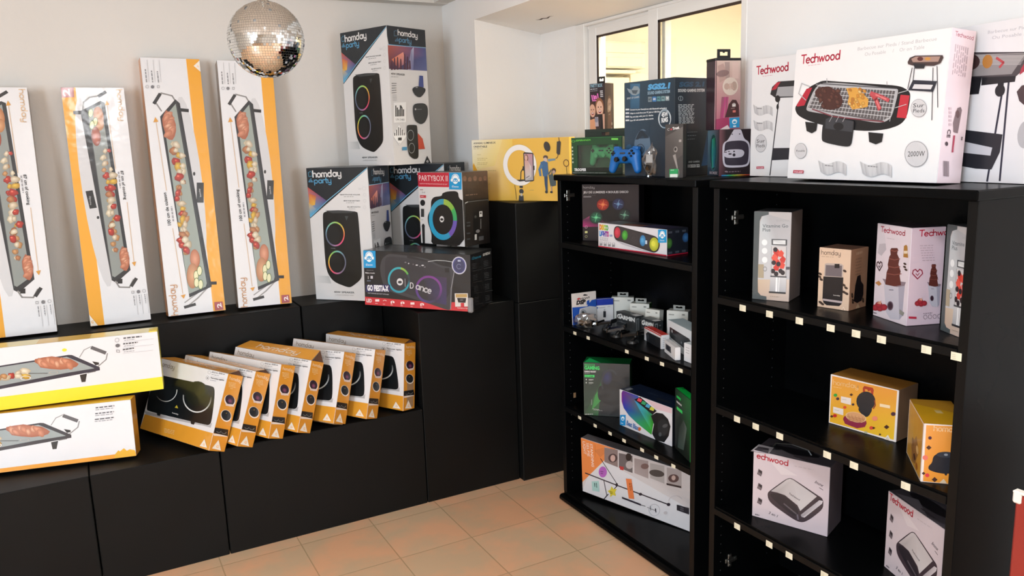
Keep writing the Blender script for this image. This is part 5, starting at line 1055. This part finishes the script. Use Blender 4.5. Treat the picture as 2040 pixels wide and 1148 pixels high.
for i, (d, l, gr) in enumerate((((1.925,2.690,.7936,-41.8,0,0,.095,.098,.036), 'pale green-sided cable box with hang tab, nearest the small blue topped box', 1),
  ((1.925,2.560,.7936,-52,0,0,.080,.093,.046), 'pale green-sided cable box directly behind the white-lettered black box', 1),
  ((1.905,2.440,.7968,-72,5,0,.066,.090,.030), 'small pale cable box leaning back, without a hang tab', 0),
  ((1.935,2.340,.7936,-57,0,0,.084,.100,.046), 'pale cable box with a hang tab, rightmost at the back of the middle shelf', 0))):
    b = carton('cable_box', d, gb if gr else dict(all='D0D2CC'), [('front', None, art_cable(i))], l, 'pale cable boxes at the back of the middle shelf')
    if i != 2: hangtab(b, d[6], d[8], d[7], 0.046, 0.018, 'silver_card')
def art_garmin(a):
    a.bg('33373A'); a.text('GARMIN', (4,40),(96,34), 22, 'E0E4E4', .05); a.poly([(5,18),(25,8),(32,14),(12,18)], 'D0D4D4'); a.words((10,60),(80,60),6,'5A6064',2); a.rect(0,84,100,86,'4A5054')
def art_garmin_side(a): a.bg('2A2E30'); a.rect(10,14,40,95,'8A9092'); a.rect(16,18,34,92,'3A3E40'); a.words((55,30),(90,30),7,'6A7072',1); a.ell(75,55,10,12,'5A6062')
for d, l in (((1.86,2.565,.7936,-90,0,0,.128,.068,.040), 'black box with white capital letters, left and larger of the two'), ((1.868,2.412,.7936,-95,0,0,.088,.068,.042), 'black box with white capital letters, behind the red topped box')):
    b = carton('navigation_device_box', d, dict(all='33373A', top='3E4244'), [('front', None, art_garmin), ('right', None, art_garmin_side)], l, 'black boxes with white capital letters')
    slab('white_sticker', b, d[6]*.72, d[8]*.15, d[7]-.0002, d[6]*.98, d[8]*.8, d[7]+.0004, 'white_card', .0001)
def art_redbox(a): a.bg('DEDEE0'); a.poly([(14,100),(10,45),(22,25),(95,22),(95,100)], '202226'); a.poly([(12,60),(20,35),(30,50),(24,95)], '3A3E44'); a.rect(0,0,100,9,'C8281E')
def art_redbox_side(a): a.bg('DCDCDE'); 
def art_white_words(seed, rows=5):
    def fn(a):
        a.bg('DEDFE2')
        for i in range(rows): a.words((18,24+i*14),(82,24+i*14),4,'9A9CA2',seed+i)
    return fn
carton('accessory_box', (1.823,2.335,.7936,-104,0,0,.150,.052,.032), dict(all='DEDEE0', top='D02A1E', right='DEDFE2'), [('front', None, art_redbox), ('right', None, art_white_words(3))], 'low white box with a red top in front of the black brand boxes')
def art_cam(a): a.bg('DCE2E6'); a.poly([(10,24),(92,30),(98,38),(98,74),(90,78),(16,64),(9,56)], '23262A'); a.ell(20,36,3,6,'9AA0A4'); a.ell(60,60,2,4,'8A9094'); a.words((24,46),(52,50),4,'4A5056',2); a.rect(6,84,40,88,'C0C8CC')
carton('tall_white_box', (1.842,2.222,.7936,-106,0,0,.200,.098,.062), dict(all='DDE3E6', top='C8DCE4'), [('front', None, art_cam)], 'white box with a wide black device picture, at the right end of the middle shelf')
def art_wframe(a): a.bg('E2E2E4'); a.poly([(12,70),(12,24),(60,22),(64,70)], '2A2E38'); a.ring(36,46,28,26,.08,'9A9CA0',n=4,rot=45)
carton('flat_white_box', (1.775,2.158,.7936,-112,0,0,.120,.046,.020), dict(all='E2E2E4', right='E8E8EA'), [('front', None, art_wframe)], 'flat white box on its edge at the front of the middle shelf')
carton('small_white_box', (1.755,2.030,.7936,-96,0,0,.056,.064,.045), dict(all='DEE6EA'), [('front', None, art_white_words(8,3))], 'small plain white box at the front right corner of the middle shelf')
# black dash-cam style holders
def holder(loc, yaw, label, s=1.0):
    o = empty('phone_holder', loc, yaw); o.scale = (s,)*3; tag(o, label, 'holder', 'black phone holders on the middle shelf')
    mb = MB(); mb.cyl((0,0,0),(0,0,.008),.022,.019,24); mb.build('suction_base', 'black_plastic', o)
    mb = MB(); mb.cyl((0,0,.006),(0.012,0,.022),.007,.006,14); mb.ell((0.014,0,.024),(.009,.009,.009)); mb.build('ball_joint', 'black_plastic', o)
    mb = MB(); mb.prism([(-.030,.018),(.034,.034),(.032,.042),(-.032,.027)], -.022, .022); mb.build('cradle', 'black_plastic', o)
    for q in ((-.034,-.024,.016,-.028,.024,.034,.0015), (.030,-.018,.032,.036,.018,.048,.0015)): mb = MB(); mb.box(*q); mb.build('clamp_arm', 'black_gloss', o)
holder((1.806,2.555,.7936), -70, 'black phone holder left of the three, behind the clear packaging')
holder((1.770,2.440,.7936), -50, 'black phone holder in front of the first black brand box', 1.05)
holder((1.762,2.330,.7936), -75, 'black phone holder right of the three, beside the red topped box', 1.1)
bg = crumpled('blister_pack', (1.762,2.640,.7938), (0.13,0.05,0.085), -62, 'crinkled_film', 9, 'crumpled clear blister packaging in front of the blue topped box', 'packaging')
slab('dark_insert', bg, -0.03, -0.010, 0.005, 0.035, 0.012, 0.03, 'black_gloss', .004)

# ---- lower shelf of the left cabinet
def art_gaming(a):   # BL (190,605) BR (630,640) TR (620,118) TL (178,118)
    a.bg('1C221E'); a.poly([(185,610),(320,620),(345,330),(420,118),(178,118)], ['1E3A24','2A5A30','2E6A38','1E241E','1A1E1C']); a.poly([(260,560),(345,470),(330,360),(290,420)], '3A8A42'); a.poly([(345,600),(630,640),(620,118),(440,118)], '1E1E1E')
    a.rect(190,130,284,150,'2AA04A'); a.text('XTREME',(194,148),(280,146),13,'123A1C',.04); a.text('GAMING', (190,182),(328,182), 30, '2ED060', .04); a.text('GAMING HEADSET',(190,208),(296,208),13,'D8D8D8',.03); a.words((192,218),(272,218),4,'9A9A9A',2); a.rect(192,232,282,254,'34D060'); a.text('7.1 USB',(200,250),(270,250),11,'123A1C',.03)
    for y in (275,305): a.ell(207,y,5,7,'B8C0B8'); a.words((230,y+4),(300,y+4),7,'C8CCC8',y); a.words((230,y+12),(280,y+12),3,'8A8E8A',y)
    a.ell(455,400,130,120,'101212'); a.ell(460,410,75,70,'1E2020',edge='141616'); a.ell(400,250,50,70,'2A2E5A',edge='1E2030'); a.ell(340,400,26,70,'0E1010'); a.ring(430,300,85,130,.16,'2A2C30',a0=150,a1=320,n=16)
    a.line([(258,460),(258,510)],3,'A8B0A8'); a.words((270,550),(370,565),5,'B8B8B8',3); a.words((275,560),(420,576),4,'9A9A9A',4); a.words((200,600),(320,600),6,'B8B8B8',6)
def art_gaming_top(a): a.bg('0E6A34'); a.poly([(2,98),(38,98),(8,20)], '2EDC78')
gd = dict(all='1C221E', top='0E6A34', right='1E7A3A')
carton('headset_box', (1.710,2.588,.4405,-43.6,0,0,.188,.224,.086), gd, [('front', [(190,605),(630,640),(620,118),(178,118)], art_gaming), ('top', None, art_gaming_top)], 'dark gaming headset box with a green top, left end of its shelf', 'gaming headset boxes')
def art_gaming2(a): a.bg('2A3430'); a.poly([(0,100),(100,100),(100,0),(0,0)], ['121614','1A241E','2A6A3A','1E2A24']); a.words((10,14),(60,14),4,'2ED060',1); a.words((10,22),(70,22),3,'C8C8C8',2); a.rect(12,28,50,33,'34D060'); a.poly([(20,95),(60,90),(80,50),(60,40),(30,60)], ['3A4A44','4A5A54','5A6A64','3A4440','2A3430'])
carton('headset_box', (1.790,2.116,.4405,-109,0,0,.140,.227,.030), dict(gd, right='18D850', top='12B848'), [('front', None, art_gaming2), ('right', None, flat('18D850'))], 'green gaming headset box seen edge on, right end of its shelf', 'gaming headset boxes')
def art_beat(a):   # BL (555,705) BR (1050,910) TR (1045,550) TL (545,362)
    a.bg('D8D8DE'); a.poly([(780,455),(1045,550),(1045,600),(900,560)], 'D8BCC4'); a.rect(555,610,610,712,'1E8CD0'); a.ell(582,645,16,20,'E8F4FA'); a.ell(582,650,10,8,'1E8CD0'); a.words((565,690),(602,700),6,'E8F4FA',1); a.text('Beat Blaxx', (618,705),(748,765), 40, '3A6AA8', .04, .2); a.ell(745,745,14,18,'C86A3A')
    a.poly([(565,400),(575,378),(600,380),(720,425),(860,600),(880,660),(860,800),(720,690),(640,615),(590,545),(568,480)], ['6A2A7A','6A2A8A','2A3AA8','2A4AB0','2E9A5A','2E8A2E','3AA02E','2E9A70','2A5AC0','2A3AB0','8A2A8A'])
    a.poly([(690,470),(740,560),(860,760),(855,640),(800,540)], ['3A8AC8','3A9AB8','3AB030','2E8A2A','3AA8A0'])
    a.poly([(850,620),(900,590),(960,600),(1010,650),(1035,720),(1020,810),(980,870),(900,850),(865,790),(880,700)], '17191C'); a.ell(965,730,52,80,'24282C'); a.ell(985,715,26,16,'4A4E52',-20); a.ell(940,795,14,20,'4A5054')
    a.poly([(690,465),(745,440),(905,575),(865,610),(860,605)], '16181C')
    for i, c in enumerate(('D84A5A','3AA06A','4AA0C8','C8C850')): x = 715+i*40; y = 462+i*28; a.poly([(x,y+14),(x+38,y+30),(x+50,y+4),(x+14,y-14)], c)
    a.line([(545,362),(555,705)],4,'F0F0F0')
def art_beat_top(a): a.bg('16223A'); a.words((35,50),(70,50),6,'3A4458',1); a.rect(60,60,85,75,'2A3038'); a.rect(5,60,12,90,'8A9098')
carton('speaker_box', (1.764,2.415,0.4405,-85.5,0,0,.287,.147,.105), dict(all='16181E', front='D8D8DE', top='16223A'), [('front', [(555,705),(1050,910),(1045,550),(545,362)], art_beat), ('top', None, art_beat_top)], 'small speaker box with a rainbow cylinder picture, between the two headset boxes')
def art_selfie(a):   # zoom8: TL (230,92) BL (247,645) ; BR (1490,1080) TR (1500,545)
    a.bg('D4CFD0'); a.poly([(247,645),(600,760),(1500,1090),(1500,900),(700,450),(500,320),(300,500)], 'DCDDE2'); a.poly([(225,92),(620,195),(600,225),(490,195),(490,325),(250,548),(240,560)], 'E88A4A'); a.poly([(375,225),(480,200),(490,260),(440,300)], 'D8824A')
    a.text('STANDING', (330,155),(348,392), 26, 'F4E8E0', .01); a.text('SELFIE', (290,145),(302,285), 26, 'F4E8E0', .0); a.text('LIGHT', (250,130),(262,262), 28, 'F4E8E0', .0); a.line([(384,165),(388,290)],3,'B8703A')
    for i, (x, y) in enumerate(((555,290),(708,350),(868,405),(1028,455),(1195,500))):
        c = ('8A7A78','6A6466','A89C9C','9A9694','B0A8A8')[i]; a.poly([(x-70,y+78-22),(x+72,y+112),(x+72,y-62),(x-70,y-92)], c if i != 3 else 'B4B0B0')
        a.ring(x,y+8,98,120,.05,'E4E0E0',n=4,rot=45) if False else None
    a.ell(575,308,48,44,'4A3A3C'); a.ell(575,310,26,34,'C8A8A0'); a.ell(740,300,30,40,'2A2426'); a.ell(748,380,38,40,'B8B0B0'); a.poly([(645,390),(690,400),(685,435),(650,425)], 'B83A3A'); a.ell(905,395,40,28,'7A6260'); a.ell(1025,465,76,34,'4A4646',10); a.ell(1190,515,52,40,'5A4444'); a.ell(1190,510,20,24,'C8B0A8'); a.line([(1125,570),(1260,600)],18,'3A3032')
    a.line([(278,458),(620,585),(1150,775)],11,'332C36'); a.line([(445,312),(618,570)],7,'332C36'); a.line([(480,540),(510,690),(475,730)],8,'332C36'); a.line([(525,675),(480,725)],8,'332C36'); a.line([(620,590),(590,620)],7,'332C36'); a.ell(615,580,14,18,'2A2430'); a.ell(860,672,18,14,'2A2430'); a.ell(1140,770,18,16,'2A2430')
    a.ell(468,448,44,56,'B464C0'); a.words((440,445),(500,455),8,'6A3A74',1); a.words((445,465),(490,475),8,'6A3A74',2)
    a.poly([(348,545),(425,540),(432,650),(355,640)], 'A8D0CC'); a.text('ON', (375,560),(378,590), 10,'2A4A48',.03); a.words((375,560),(380,630),9,'3A5A58',2); a.words((395,560),(402,640),9,'3A5A58',5)
    st = []; 
    for i in range(10): r = 52 if i % 2 == 0 else 28; t = i*math.pi/5-.5; st.append((570+r*math.cos(t), 650+r*1.15*math.sin(t)))
    a.poly(st, 'D8C840'); a.words((542,650),(592,662),8,'6A6420',3); a.words((545,665),(590,676),8,'6A6420',4)
    a.poly([(712,515),(770,520),(798,720),(742,715)], 'E8824A'); a.words((745,560),(765,690),9,'8A4420',2); a.words((762,560),(780,680),7,'8A4420',6)
    a.line([(675,708),(862,775)],17,'2E2A38'); a.line([(862,775),(910,790)],5,'2E2A38'); a.line([(930,800),(1010,830)],4,'2E2A38'); a.line([(963,790),(965,830)],4,'2E2A38'); a.line([(1012,812),(1016,845)],10,'2E2A38'); a.ring(1000,825,56,60,.08,'C0C0C6',n=24); a.ring(1210,740,70,60,.1,'C8C4C8',n=20,a0=180,a1=330)
    a.poly([(1222,768),(1340,800),(1340,862),(1222,822)], '2A2830'); a.words((1255,800),(1310,815),10,'6A6870',1); a.words((1255,820),(1310,835),10,'6A6870',2); a.ell(1112,850,18,16,'C8C4C8')
carton('selfie_light_box', (1.757,2.680,.0592,-71.3,-3.8,1.9,.56,.251,.048), dict(all='D4CFD0', top='6A6668', left='D87A3A'), [('front', [(247,645),(1425,1058),(1432,492),(230,92)], art_selfie)], 'long white and orange selfie light box at the bottom of the left cabinet')

# ---- right cabinet, upper shelf
def art_vit(a):   # BL (62,738) BR (325,762) TR (355,118) TL (85,112)
    a.bg('B8B4B4'); a.poly([(62,738),(165,745),(170,720),(125,712),(105,690),(105,600),(125,180),(140,148),(190,135),(190,112),(85,112)], '4A5254'); a.poly([(165,745),(325,762),(330,600),(105,590),(105,690),(125,714),(165,722)], ['C8B4A8','CCB8AC','D8C8BC','C8B49C','C8AA90','C8B0A0','C8B0A0'])
    a.poly([(106,600),(330,600),(345,180),(190,135),(150,145),(128,190)], ['C4C4C8','C0C0C4','B0AFB2','A8A8AC','B8BCC0','BCC4C8']); a.text('DOMOMIA', (245,185),(338,185), 13, '9A9A9E'); a.text('Vitamine Go', (145,228),(328,228), 24, '5A6468', .01); a.text('Plus', (145,256),(200,256), 24, '5A6468', .01)
    for y in (335,395,460): a.ell(157,y,20,22,'E8ECEE'); a.words((140,y+32),(175,y+32),6,'C8CCD0',y)
    a.poly([(110,490),(150,492),(148,590),(108,588)], 'A89C84'); a.ring(158,525,14,18,.3,'8A8A8C',n=14); a.rect(308,510,345,530,'4A4A50')
    a.poly([(208,310),(320,314),(318,358),(208,352)], '4A4C50'); a.poly([(218,318),(308,320),(308,350),(218,346)], ['C8CCCE','E0E4E6','D0D4D6','E8ECEE']); a.poly([(208,362),(314,366),(306,578),(200,575)], 'CCC8C8')
    rn = random.Random(4)
    for i in range(9): x = 225+rn.random()*65; y = 400+i*14; a.poly([(x-22,y),(x+4,y-26),(x+24,y-4),(x+14,y+26),(x-12,y+24)], rn.choice(['C8382E','D84A38','E05848']))
    for x, y in ((235,386),(222,480),(255,490),(270,540),(238,560),(215,540),(285,552)): a.ell(x,y,16,17,'241A20')
    a.line([(208,362),(202,575)],3,'8A8C90'); a.line([(314,366),(306,578)],3,'8A8C90'); a.poly([(196,575),(312,580),(305,695),(188,690)], ['C8C8CA','D4D4D6','B8B8BC','A8A8AC']); a.poly([(236,582),(262,583),(256,692),(230,690)], 'F0F0F2'); a.poly([(196,572),(312,578),(312,588),(196,582)], '4A4C50'); a.line([(252,585),(248,690)],3,'3A3C40'); a.poly([(184,684),(304,692),(304,704),(184,696)], '2A2A2E')
    a.words((190,722),(300,730),4,'A89888',3)
kv = [(62,738),(325,762),(355,118),(85,112)]; vc = dict(all='A8A0A0', left='4A5254', right='9A908E', top='5A5A5C')
carton('blender_box', (1.751,1.719,1.0605,-64.1,0,0,.110,.265,.112), vc, [('front', kv, art_vit)], 'tall blender box with red fruit, at the left end of its shelf', 'portable blender boxes')
carton('blender_box', (1.825,1.166,1.0605,-115.9,0,0,.102,.262,.046), vc, [('front', kv, art_vit)], 'tall blender box with red fruit, at the right end of its shelf', 'portable blender boxes')
def beans(a, pts, r=14):
    for x, y in pts: a.ell(x,y,r,r*.6,'33241E',30); a.line([(x-r*.6,y-r*.2),(x+r*.6,y+r*.2)],1.5,'6A5040')
def art_grind(a):   # BL (533,795) BR (755,825) TR (772,390) TL (545,370)
    a.bg('D8BCA4'); a.logo('homday', (560,422),(695,430), 34, '4A3A34', .1); a.words((560,438),(712,448),4,'A8907C',2)
    a.poly([(580,580),(585,490),(600,484),(700,488),(718,500),(715,585)], 'B8A8A0'); a.poly([(588,575),(592,498),(708,502),(706,582)], '6E6468'); a.rect(655,490,690,520,'1E1A1C'); a.poly([(575,580),(718,586),(712,750),(706,775),(690,790),(600,785),(578,768),(570,740)], '1C191C'); a.poly([(572,738),(712,755),(708,770),(575,752)], 'B8A8A8'); a.text('homday', (648,716),(696,720), 8, 'C8C0BC', .02)
    beans(a, ((552,562),(560,602),(548,582),(556,765),(570,776),(728,540),(738,660),(724,690),(742,700),(722,640))); tri_g(a, (700,818),(738,822),(722,793), 'E8D0BC', 'B88A5A')
def art_grind_side(a): a.bg('B08468'); a.words((30,10),(90,8),4,'C8A488',1); [a.words((28,18+i*5),(85,17+i*5),2,'96705A',i) for i in range(6)]; a.poly([(25,85),(30,60),(40,45),(58,44),(62,55),(78,62),(80,78),(70,88),(45,90)], '1E1618'); beans(a, ((15,75),(20,85),(80,88)), 6); tri_g(a, (38,99),(62,99),(50,90), 'D8B898', 'B88A5A')
carton('coffee_grinder_box', (1.813,1.529,1.0605,-80.5,0,0,.094,.171,.092), dict(all='D8BCA4', right='B08468', top='7A5A4A'), [('front', [(533,795),(755,825),(772,390),(545,370)], art_grind), ('right', None, art_grind_side)], 'beige coffee grinder box on the upper shelf of the right cabinet')
def heart(a, x, y, w, h, c):
    a.line([(x,y+h),(x-w,y),(x-w*.85,y-h*.6),(x-w*.4,y-h*.8),(x,y-h*.35),(x+w*.4,y-h*.8),(x+w*.85,y-h*.6),(x+w,y),(x,y+h)], 7, c); a.line([(x-w*.35,y),(x,y+h*.35),(x+w*.35,y-h*.1)], 5, c)
def fountain(a, x, y, k):
    q = lambda p: [(x+u*k, y+v*k) for u, v in p]
    a.poly(q([(-82,270),(82,275),(62,530),(40,560),(-30,552),(-62,500)]), 'C4C0CC'); a.poly(q([(30,275),(82,275),(62,530),(40,560)]), 'A8A4B4'); a.poly(q([(-92,240),(-40,250),(88,268),(78,295),(20,305),(-70,280)]), '8A7A84')
    a.poly(q([(-70,285),(-60,190),(-48,160),(-52,130),(-40,70),(-30,55),(-34,20),(-25,5),(20,5),(26,15),(20,50),(38,90),(30,130),(48,185),(40,215),(52,290),(0,300)]), '5E2E28')
    for v, u in ((25,28),(90,42),(150,44),(205,54)): a.line(q([(-u,v-4),(0,v+6),(u,v-2)]), 5*k, '8A5248')
    a.ell(x-30*k,y+450*k,24*k,36*k,'6A5A68'); a.ell(x-30*k,y+450*k,17*k,28*k,'3A2430'); a.words((x-40*k,y+330*k),(x+20*k,y+332*k),7*k,'6A6674',1)
def berries(a, x, y, k):
    for u, v in ((-28,10),(0,14),(24,8),(-8,-8)): a.ell(x+u*k,y+v*k,22*k,20*k,'B83440',edge='8A2430')
    a.poly([(x-20*k,y-18*k),(x+8*k,y-34*k),(x+6*k,y-10*k)], 'D8A088')
def art_choc(a):   # BL (932,855) BR (1170,935) TR (1205,235) TL (962,195)
    a.bg('DCD0D8'); a.poly([(935,440),(1020,330),(1000,200),(960,195)], 'D4CCD4'); a.logo('Techwood', (985,256),(1158,288), 36, 'A8183A', .17); a.words((1030,305),(1120,322),3,'B8A8B0',2)
    a.poly([(965,410),(975,345),(1020,340),(1025,385),(990,430)], 'BCB4BC'); fountain(a, 1085, 370, .93); heart(a, 978, 500, 20, 36, '4A3038'); a.poly([(1148,440),(1152,360),(1168,352),(1176,362),(1182,445)], 'A87838'); a.rect(1152,395,1178,415,'E0D0B8'); beans(a, ((1158,510),(1168,530),(1160,488)), 12)
    a.poly([(948,622),(975,608),(995,632),(975,645)], 'B8804A'); berries(a, 985, 790, 1.15); a.poly([(1125,812),(1160,838),(1150,862),(1125,845)], '8A8A84'); a.text('500W',(938,842),(962,848),9,'5A5058',.02)
def art_choc_side(a):   # BL (1170,935) BR (1400,915) TR (1455,225) TL (1205,235)
    a.bg('DAC4D0'); a.logo('Techwood', (1258,298),(1540,285), 46, 'C01A3C', .17)
    for i in range(7): a.words((1262+i*3,370+i*18),(1425,366+i*18),5,'BCA4B0',i)
    heart(a, 1245, 570, 36, 38, '9A2A44'); fountain(a, 1362, 500, .54); berries(a, 1270, 770, .9); a.poly([(1184,868),(1238,870),(1238,884),(1184,882)], 'C03048'); a.words((1285,850),(1390,838),4,'8A7A84',3); [a.ring(1298+i*32,870-i*2,13,15,.15,'6A5A64',n=12) for i in range(4)]
carton('chocolate_fountain_box', (1.841,1.368,1.0605,-109.3,0,0,.138,.249,.094), dict(all='DCD0D8', right='DAC4D0', top='4A4048'), [('front', [(932,855),(1170,935),(1205,235),(962,195)], art_choc), ('right', [(1170,935),(1400,915),(1455,225),(1205,235)], art_choc_side)], 'pale pink chocolate fountain box on the upper shelf of the right cabinet')

# ---- right cabinet, middle shelf
def sweets(a, pts):
    for x, y, r, c in pts: a.poly([(x-r,y),(x,y-r*.8),(x+r,y),(x,y+r*.8)], c) if c in ('4A2A20','3A2420') else a.ell(x,y,r,r*.85,c)
def art_pie(a):   # BL (88,548) BR (690,712) TR (712,265) TL (110,112)
    a.bg('E8E0DC'); a.poly([(98,540),(672,690),(698,268),(124,128)], ['E8B02A','ECC030','E0963A','E09A40'])
    a.logo('homday', (135,205),(358,245), 42, 'F0C48A', .14); a.words((135,228),(265,252),4,'F0C48A',2)
    a.poly([(402,240),(415,222),(490,240),(498,262),(488,320),(402,300)], 'A83A24'); a.poly([(418,250),(440,252),(450,270),(470,262),(475,285),(425,275)], 'D8903A'); a.ell(428,355,84,84,'26272C'); a.spoly([(368,400),(500,410),(440,510),(360,440)], '26272C'); a.line([(505,350),(512,390),(495,420)],10,'8A3A28')
    a.ell(330,530,108,54,'8E2A44',12); a.poly([(228,520),(432,560),(420,582),(350,595),(240,555)], '8E2A44'); a.ell(340,496,94,44,'D8A070',12); a.ring(340,496,94,44,.06,'F0D0A0',rot=12)
    for i in range(5): a.line([(270+i*32,470+i*6),(290+i*32,520+i*6)],3,'A86E48'); a.line([(258+i*4,486+i*10),(420-i*6,512+i*8)],3,'A86E48')
    a.poly([(206,310),(298,328),(296,388),(204,365)], 'E8DCD4'); a.poly([(134,402),(228,425),(226,480),(132,455)], 'E8DCD4'); a.words((216,338),(285,350),5,'B8A898',1); a.words((145,432),(215,448),5,'B8A898',3); a.poly([(552,375),(640,392),(640,418),(552,402)], 'F0D8B0')
    sweets(a, ((155,300,17,'2EA040'),(176,332,15,'4A2A3A'),(300,297,16,'4A2A20'),(316,383,12,'3A2A38'),(241,408,15,'D8502E'),(120,490,16,'4A2A20'),(150,484,18,'C82E28'),(668,465,20,'4A2A38'),(612,578,24,'4A2A20'),(480,588,18,'D84A38'),(500,588,14,'4A2A20'),(555,644,12,'4A2A20'),(510,505,24,'E88A6A'),(430,630,14,'B8B89A')))
    tri_g(a, (585,688),(658,706),(625,645), 'E8E0D4', 'B8A088')
def art_pie_side(a): a.bg('7A5A44'); a.poly([(0,100),(100,100),(100,0),(0,0)], ['8A7060','4A3628','5A4434','9A8070'])
GPi = 'orange waffle maker boxes'
carton('waffle_maker_box', (1.874,1.523,.7005,-83.2,0,0,.206,.150,.102), dict(all='C88A3A', front='E8E0DC', top='C88A3A', right='8A6A50'), [('front', [(88,548),(690,712),(712,265),(110,112)], art_pie)], 'orange waffle maker box lying wide, showing an open waffle iron', GPi)
def art_pie2(a):   # front BL (910,1075) BR (1220,1088) TR (1258,578) TL (942,562) in zoom2
    a.bg('E8DED8'); a.poly([(935,1068),(1225,1085),(1260,585),(962,575)], ['E89838','E8962E','D88E3A','EAA050']); a.logo('homday', (1035,625),(1300,638), 50, 'F4CC9C', .14)
    a.spoly([(985,935),(1020,905),(1030,850),(1070,822),(1160,808),(1260,830),(1250,985),(1140,1000),(1040,985),(985,965)], '20222A'); a.ell(1150,832,90,26,'30343E'); a.ell(1150,832,18,10,'8A9098'); a.ell(1150,1000,12,12,'20222A')
    sweets(a, ((998,688,17,'4A2A44'),(988,773,26,'4A2A20'),(955,862,26,'E87A6A'),(975,1015,20,'D83A4A'),(940,1000,18,'4A2A20'),(1045,1050,28,'4A2A20'),(1228,782,18,'2A1E28'),(1240,715,16,'C85A1A'))); a.poly([(1090,1075),(1130,1040),(1160,1078)], 'D8C4A8')
def art_pie2_left(a):
    a.bg('E8DED8'); a.poly([(3,98),(96,98),(96,3),(3,2)], ['C8943A','D8A040','C08A34','D09A3C']); a.poly([(30,70),(60,40),(80,60),(60,90),(40,95)], '9A6A3A'); sweets(a, ((70,60,8,'E0B878'),(55,80,9,'4A2A20'),(72,88,7,'A8602A'),(40,60,8,'8A5A2A')))
def art_pie2_top(a): a.bg('E0AA20'); a.poly([(0,0),(100,0),(100,55),(0,20)], 'C8902A'); a.poly([(42,44),(58,44),(60,56),(44,56)], 'E8C880')
carton('waffle_maker_box', (1.724,1.126,.7005,-45.6,0,0,.098,.150,.190), dict(all='D89A3A', front='E8DED8', top='E0AA20'), [('front', [(910,1075),(1330,1092),(1370,585),(942,562)], art_pie2), ('left', None, art_pie2_left), ('top', None, art_pie2_top)], 'orange waffle maker box turned corner first, right end of its shelf', GPi)

# ---- right cabinet, lower shelf
def art_toast(cut):
    def fn(a):   # BL (95,870) BR (880,1100) TR (905,355) TL (110,195)
        a.bg('C8BCC2'); a.poly([(95,870),(880,1100),(905,355),(110,195)], ['D0C4CA','C8BCC4','C4B8BE','CCC0C6']); a.poly([(390,440),(560,450),(300,300),(240,260)], 'D2C8CC')
        a.logo('echwood' if cut else 'Techwood', (142,275) if cut else (128,268), (462,350), 56, 'B8243A', .17); a.words((525,350),(860,410),6,'B0A4AA',3)
        a.spoly([(250,640),(270,612),(440,485),(480,474),(515,482),(770,650),(820,680),(836,720),(830,800),(700,905),(620,945),(540,925),(300,755),(258,700)], '3A3038')
        a.poly([(285,615),(450,490),(480,482),(510,490),(765,665),(590,820),(560,760),(430,655),(350,628)], ['B0AAAC','C4BEC0','C8C2C4','BCB6B8','C0BABC','C8C4C6','C0BABC','B8B2B4','A8A2A4'])
        a.poly([(595,862),(790,705),(828,712),(822,740),(635,890),(605,885)], ['A8A2A8','B8B2B8','D8D4D8','C8C2C8','D0CCD0','9A949A']); a.spoly([(275,640),(350,632),(430,660),(550,765),(575,850),(530,880),(400,780),(290,680)], '26222A'); a.line([(420,745),(548,850)],14,'5A545C'); a.line([(560,860),(568,910)],16,'6A6470')
        a.text('Techwood', (468,640),(580,712), 16, '3A343A', .02); a.text('Inox', (738,520),(825,562), 30, '3A343A', .01, .3); a.line([(790,570),(830,595)],6,'3A343A'); a.text('3 en 1', (262,850),(350,888), 26, '4A444A', .01, .2); a.words((125,862),(200,882),12,'6A6268',2)
        for y in (430,575,725): a.poly([(150,y-5),(160,y-45),(198,y-20),(196,y+10),(185,y+35),(145,y+10)], '6A6066'); a.poly([(164,y-38),(196,y-18),(194,y+8),(162,y-12)], '2E282E')
    return fn
kt = [(95,870),(880,1100),(905,355),(110,195)]; tc = dict(all='C8BCC2', top='5A5258', right='7A7078')
def art_toast_top(a): a.bg('5E565C'); a.ell(45,52,34,20,'2A262A'); a.poly([(8,92),(70,98),(30,60)], '8A8288'); a.words((50,86),(92,90),4,'4A3A40',2)
GT = 'sandwich toaster cartons'
b = carton('sandwich_toaster_box', (1.769,1.715,.3505,-68.4,0,0,.236,.222,.125), tc, [('front', kt, art_toast(True)), ('top', None, art_toast_top)], 'pinkish white sandwich toaster box with a black carry handle', GT)
mb = MB(); mb.tube([(0.04,0.06,0.223),(0.05,0.06,0.236),(0.10,0.06,0.243),(0.15,0.06,0.236),(0.16,0.06,0.223)], 0.004); mb.build('carry_handle', 'black_plastic', b)
mb = MB(); mb.poly([(-0.008,-0.004,0.218),(0.05,-0.002,0.2225),(0.045,0.05,0.2235),(-0.004,0.05,0.224)], 'D8D0D4'); mb.poly([(-0.008,-0.004,0.2172),(-0.004,0.05,0.2232),(0.045,0.05,0.2227),(0.05,-0.002,0.2217)], '8A8288'); mb.build('lifted_flap', 'printed_card', b)
carton('sandwich_toaster_box', (1.854,1.301,.3505,-110.3,0,0,.227,.226,.105), tc, [('front', kt, art_toast(False)), ('top', None, art_toast_top)], 'sandwich toaster box cut by the bottom edge of the picture', GT)
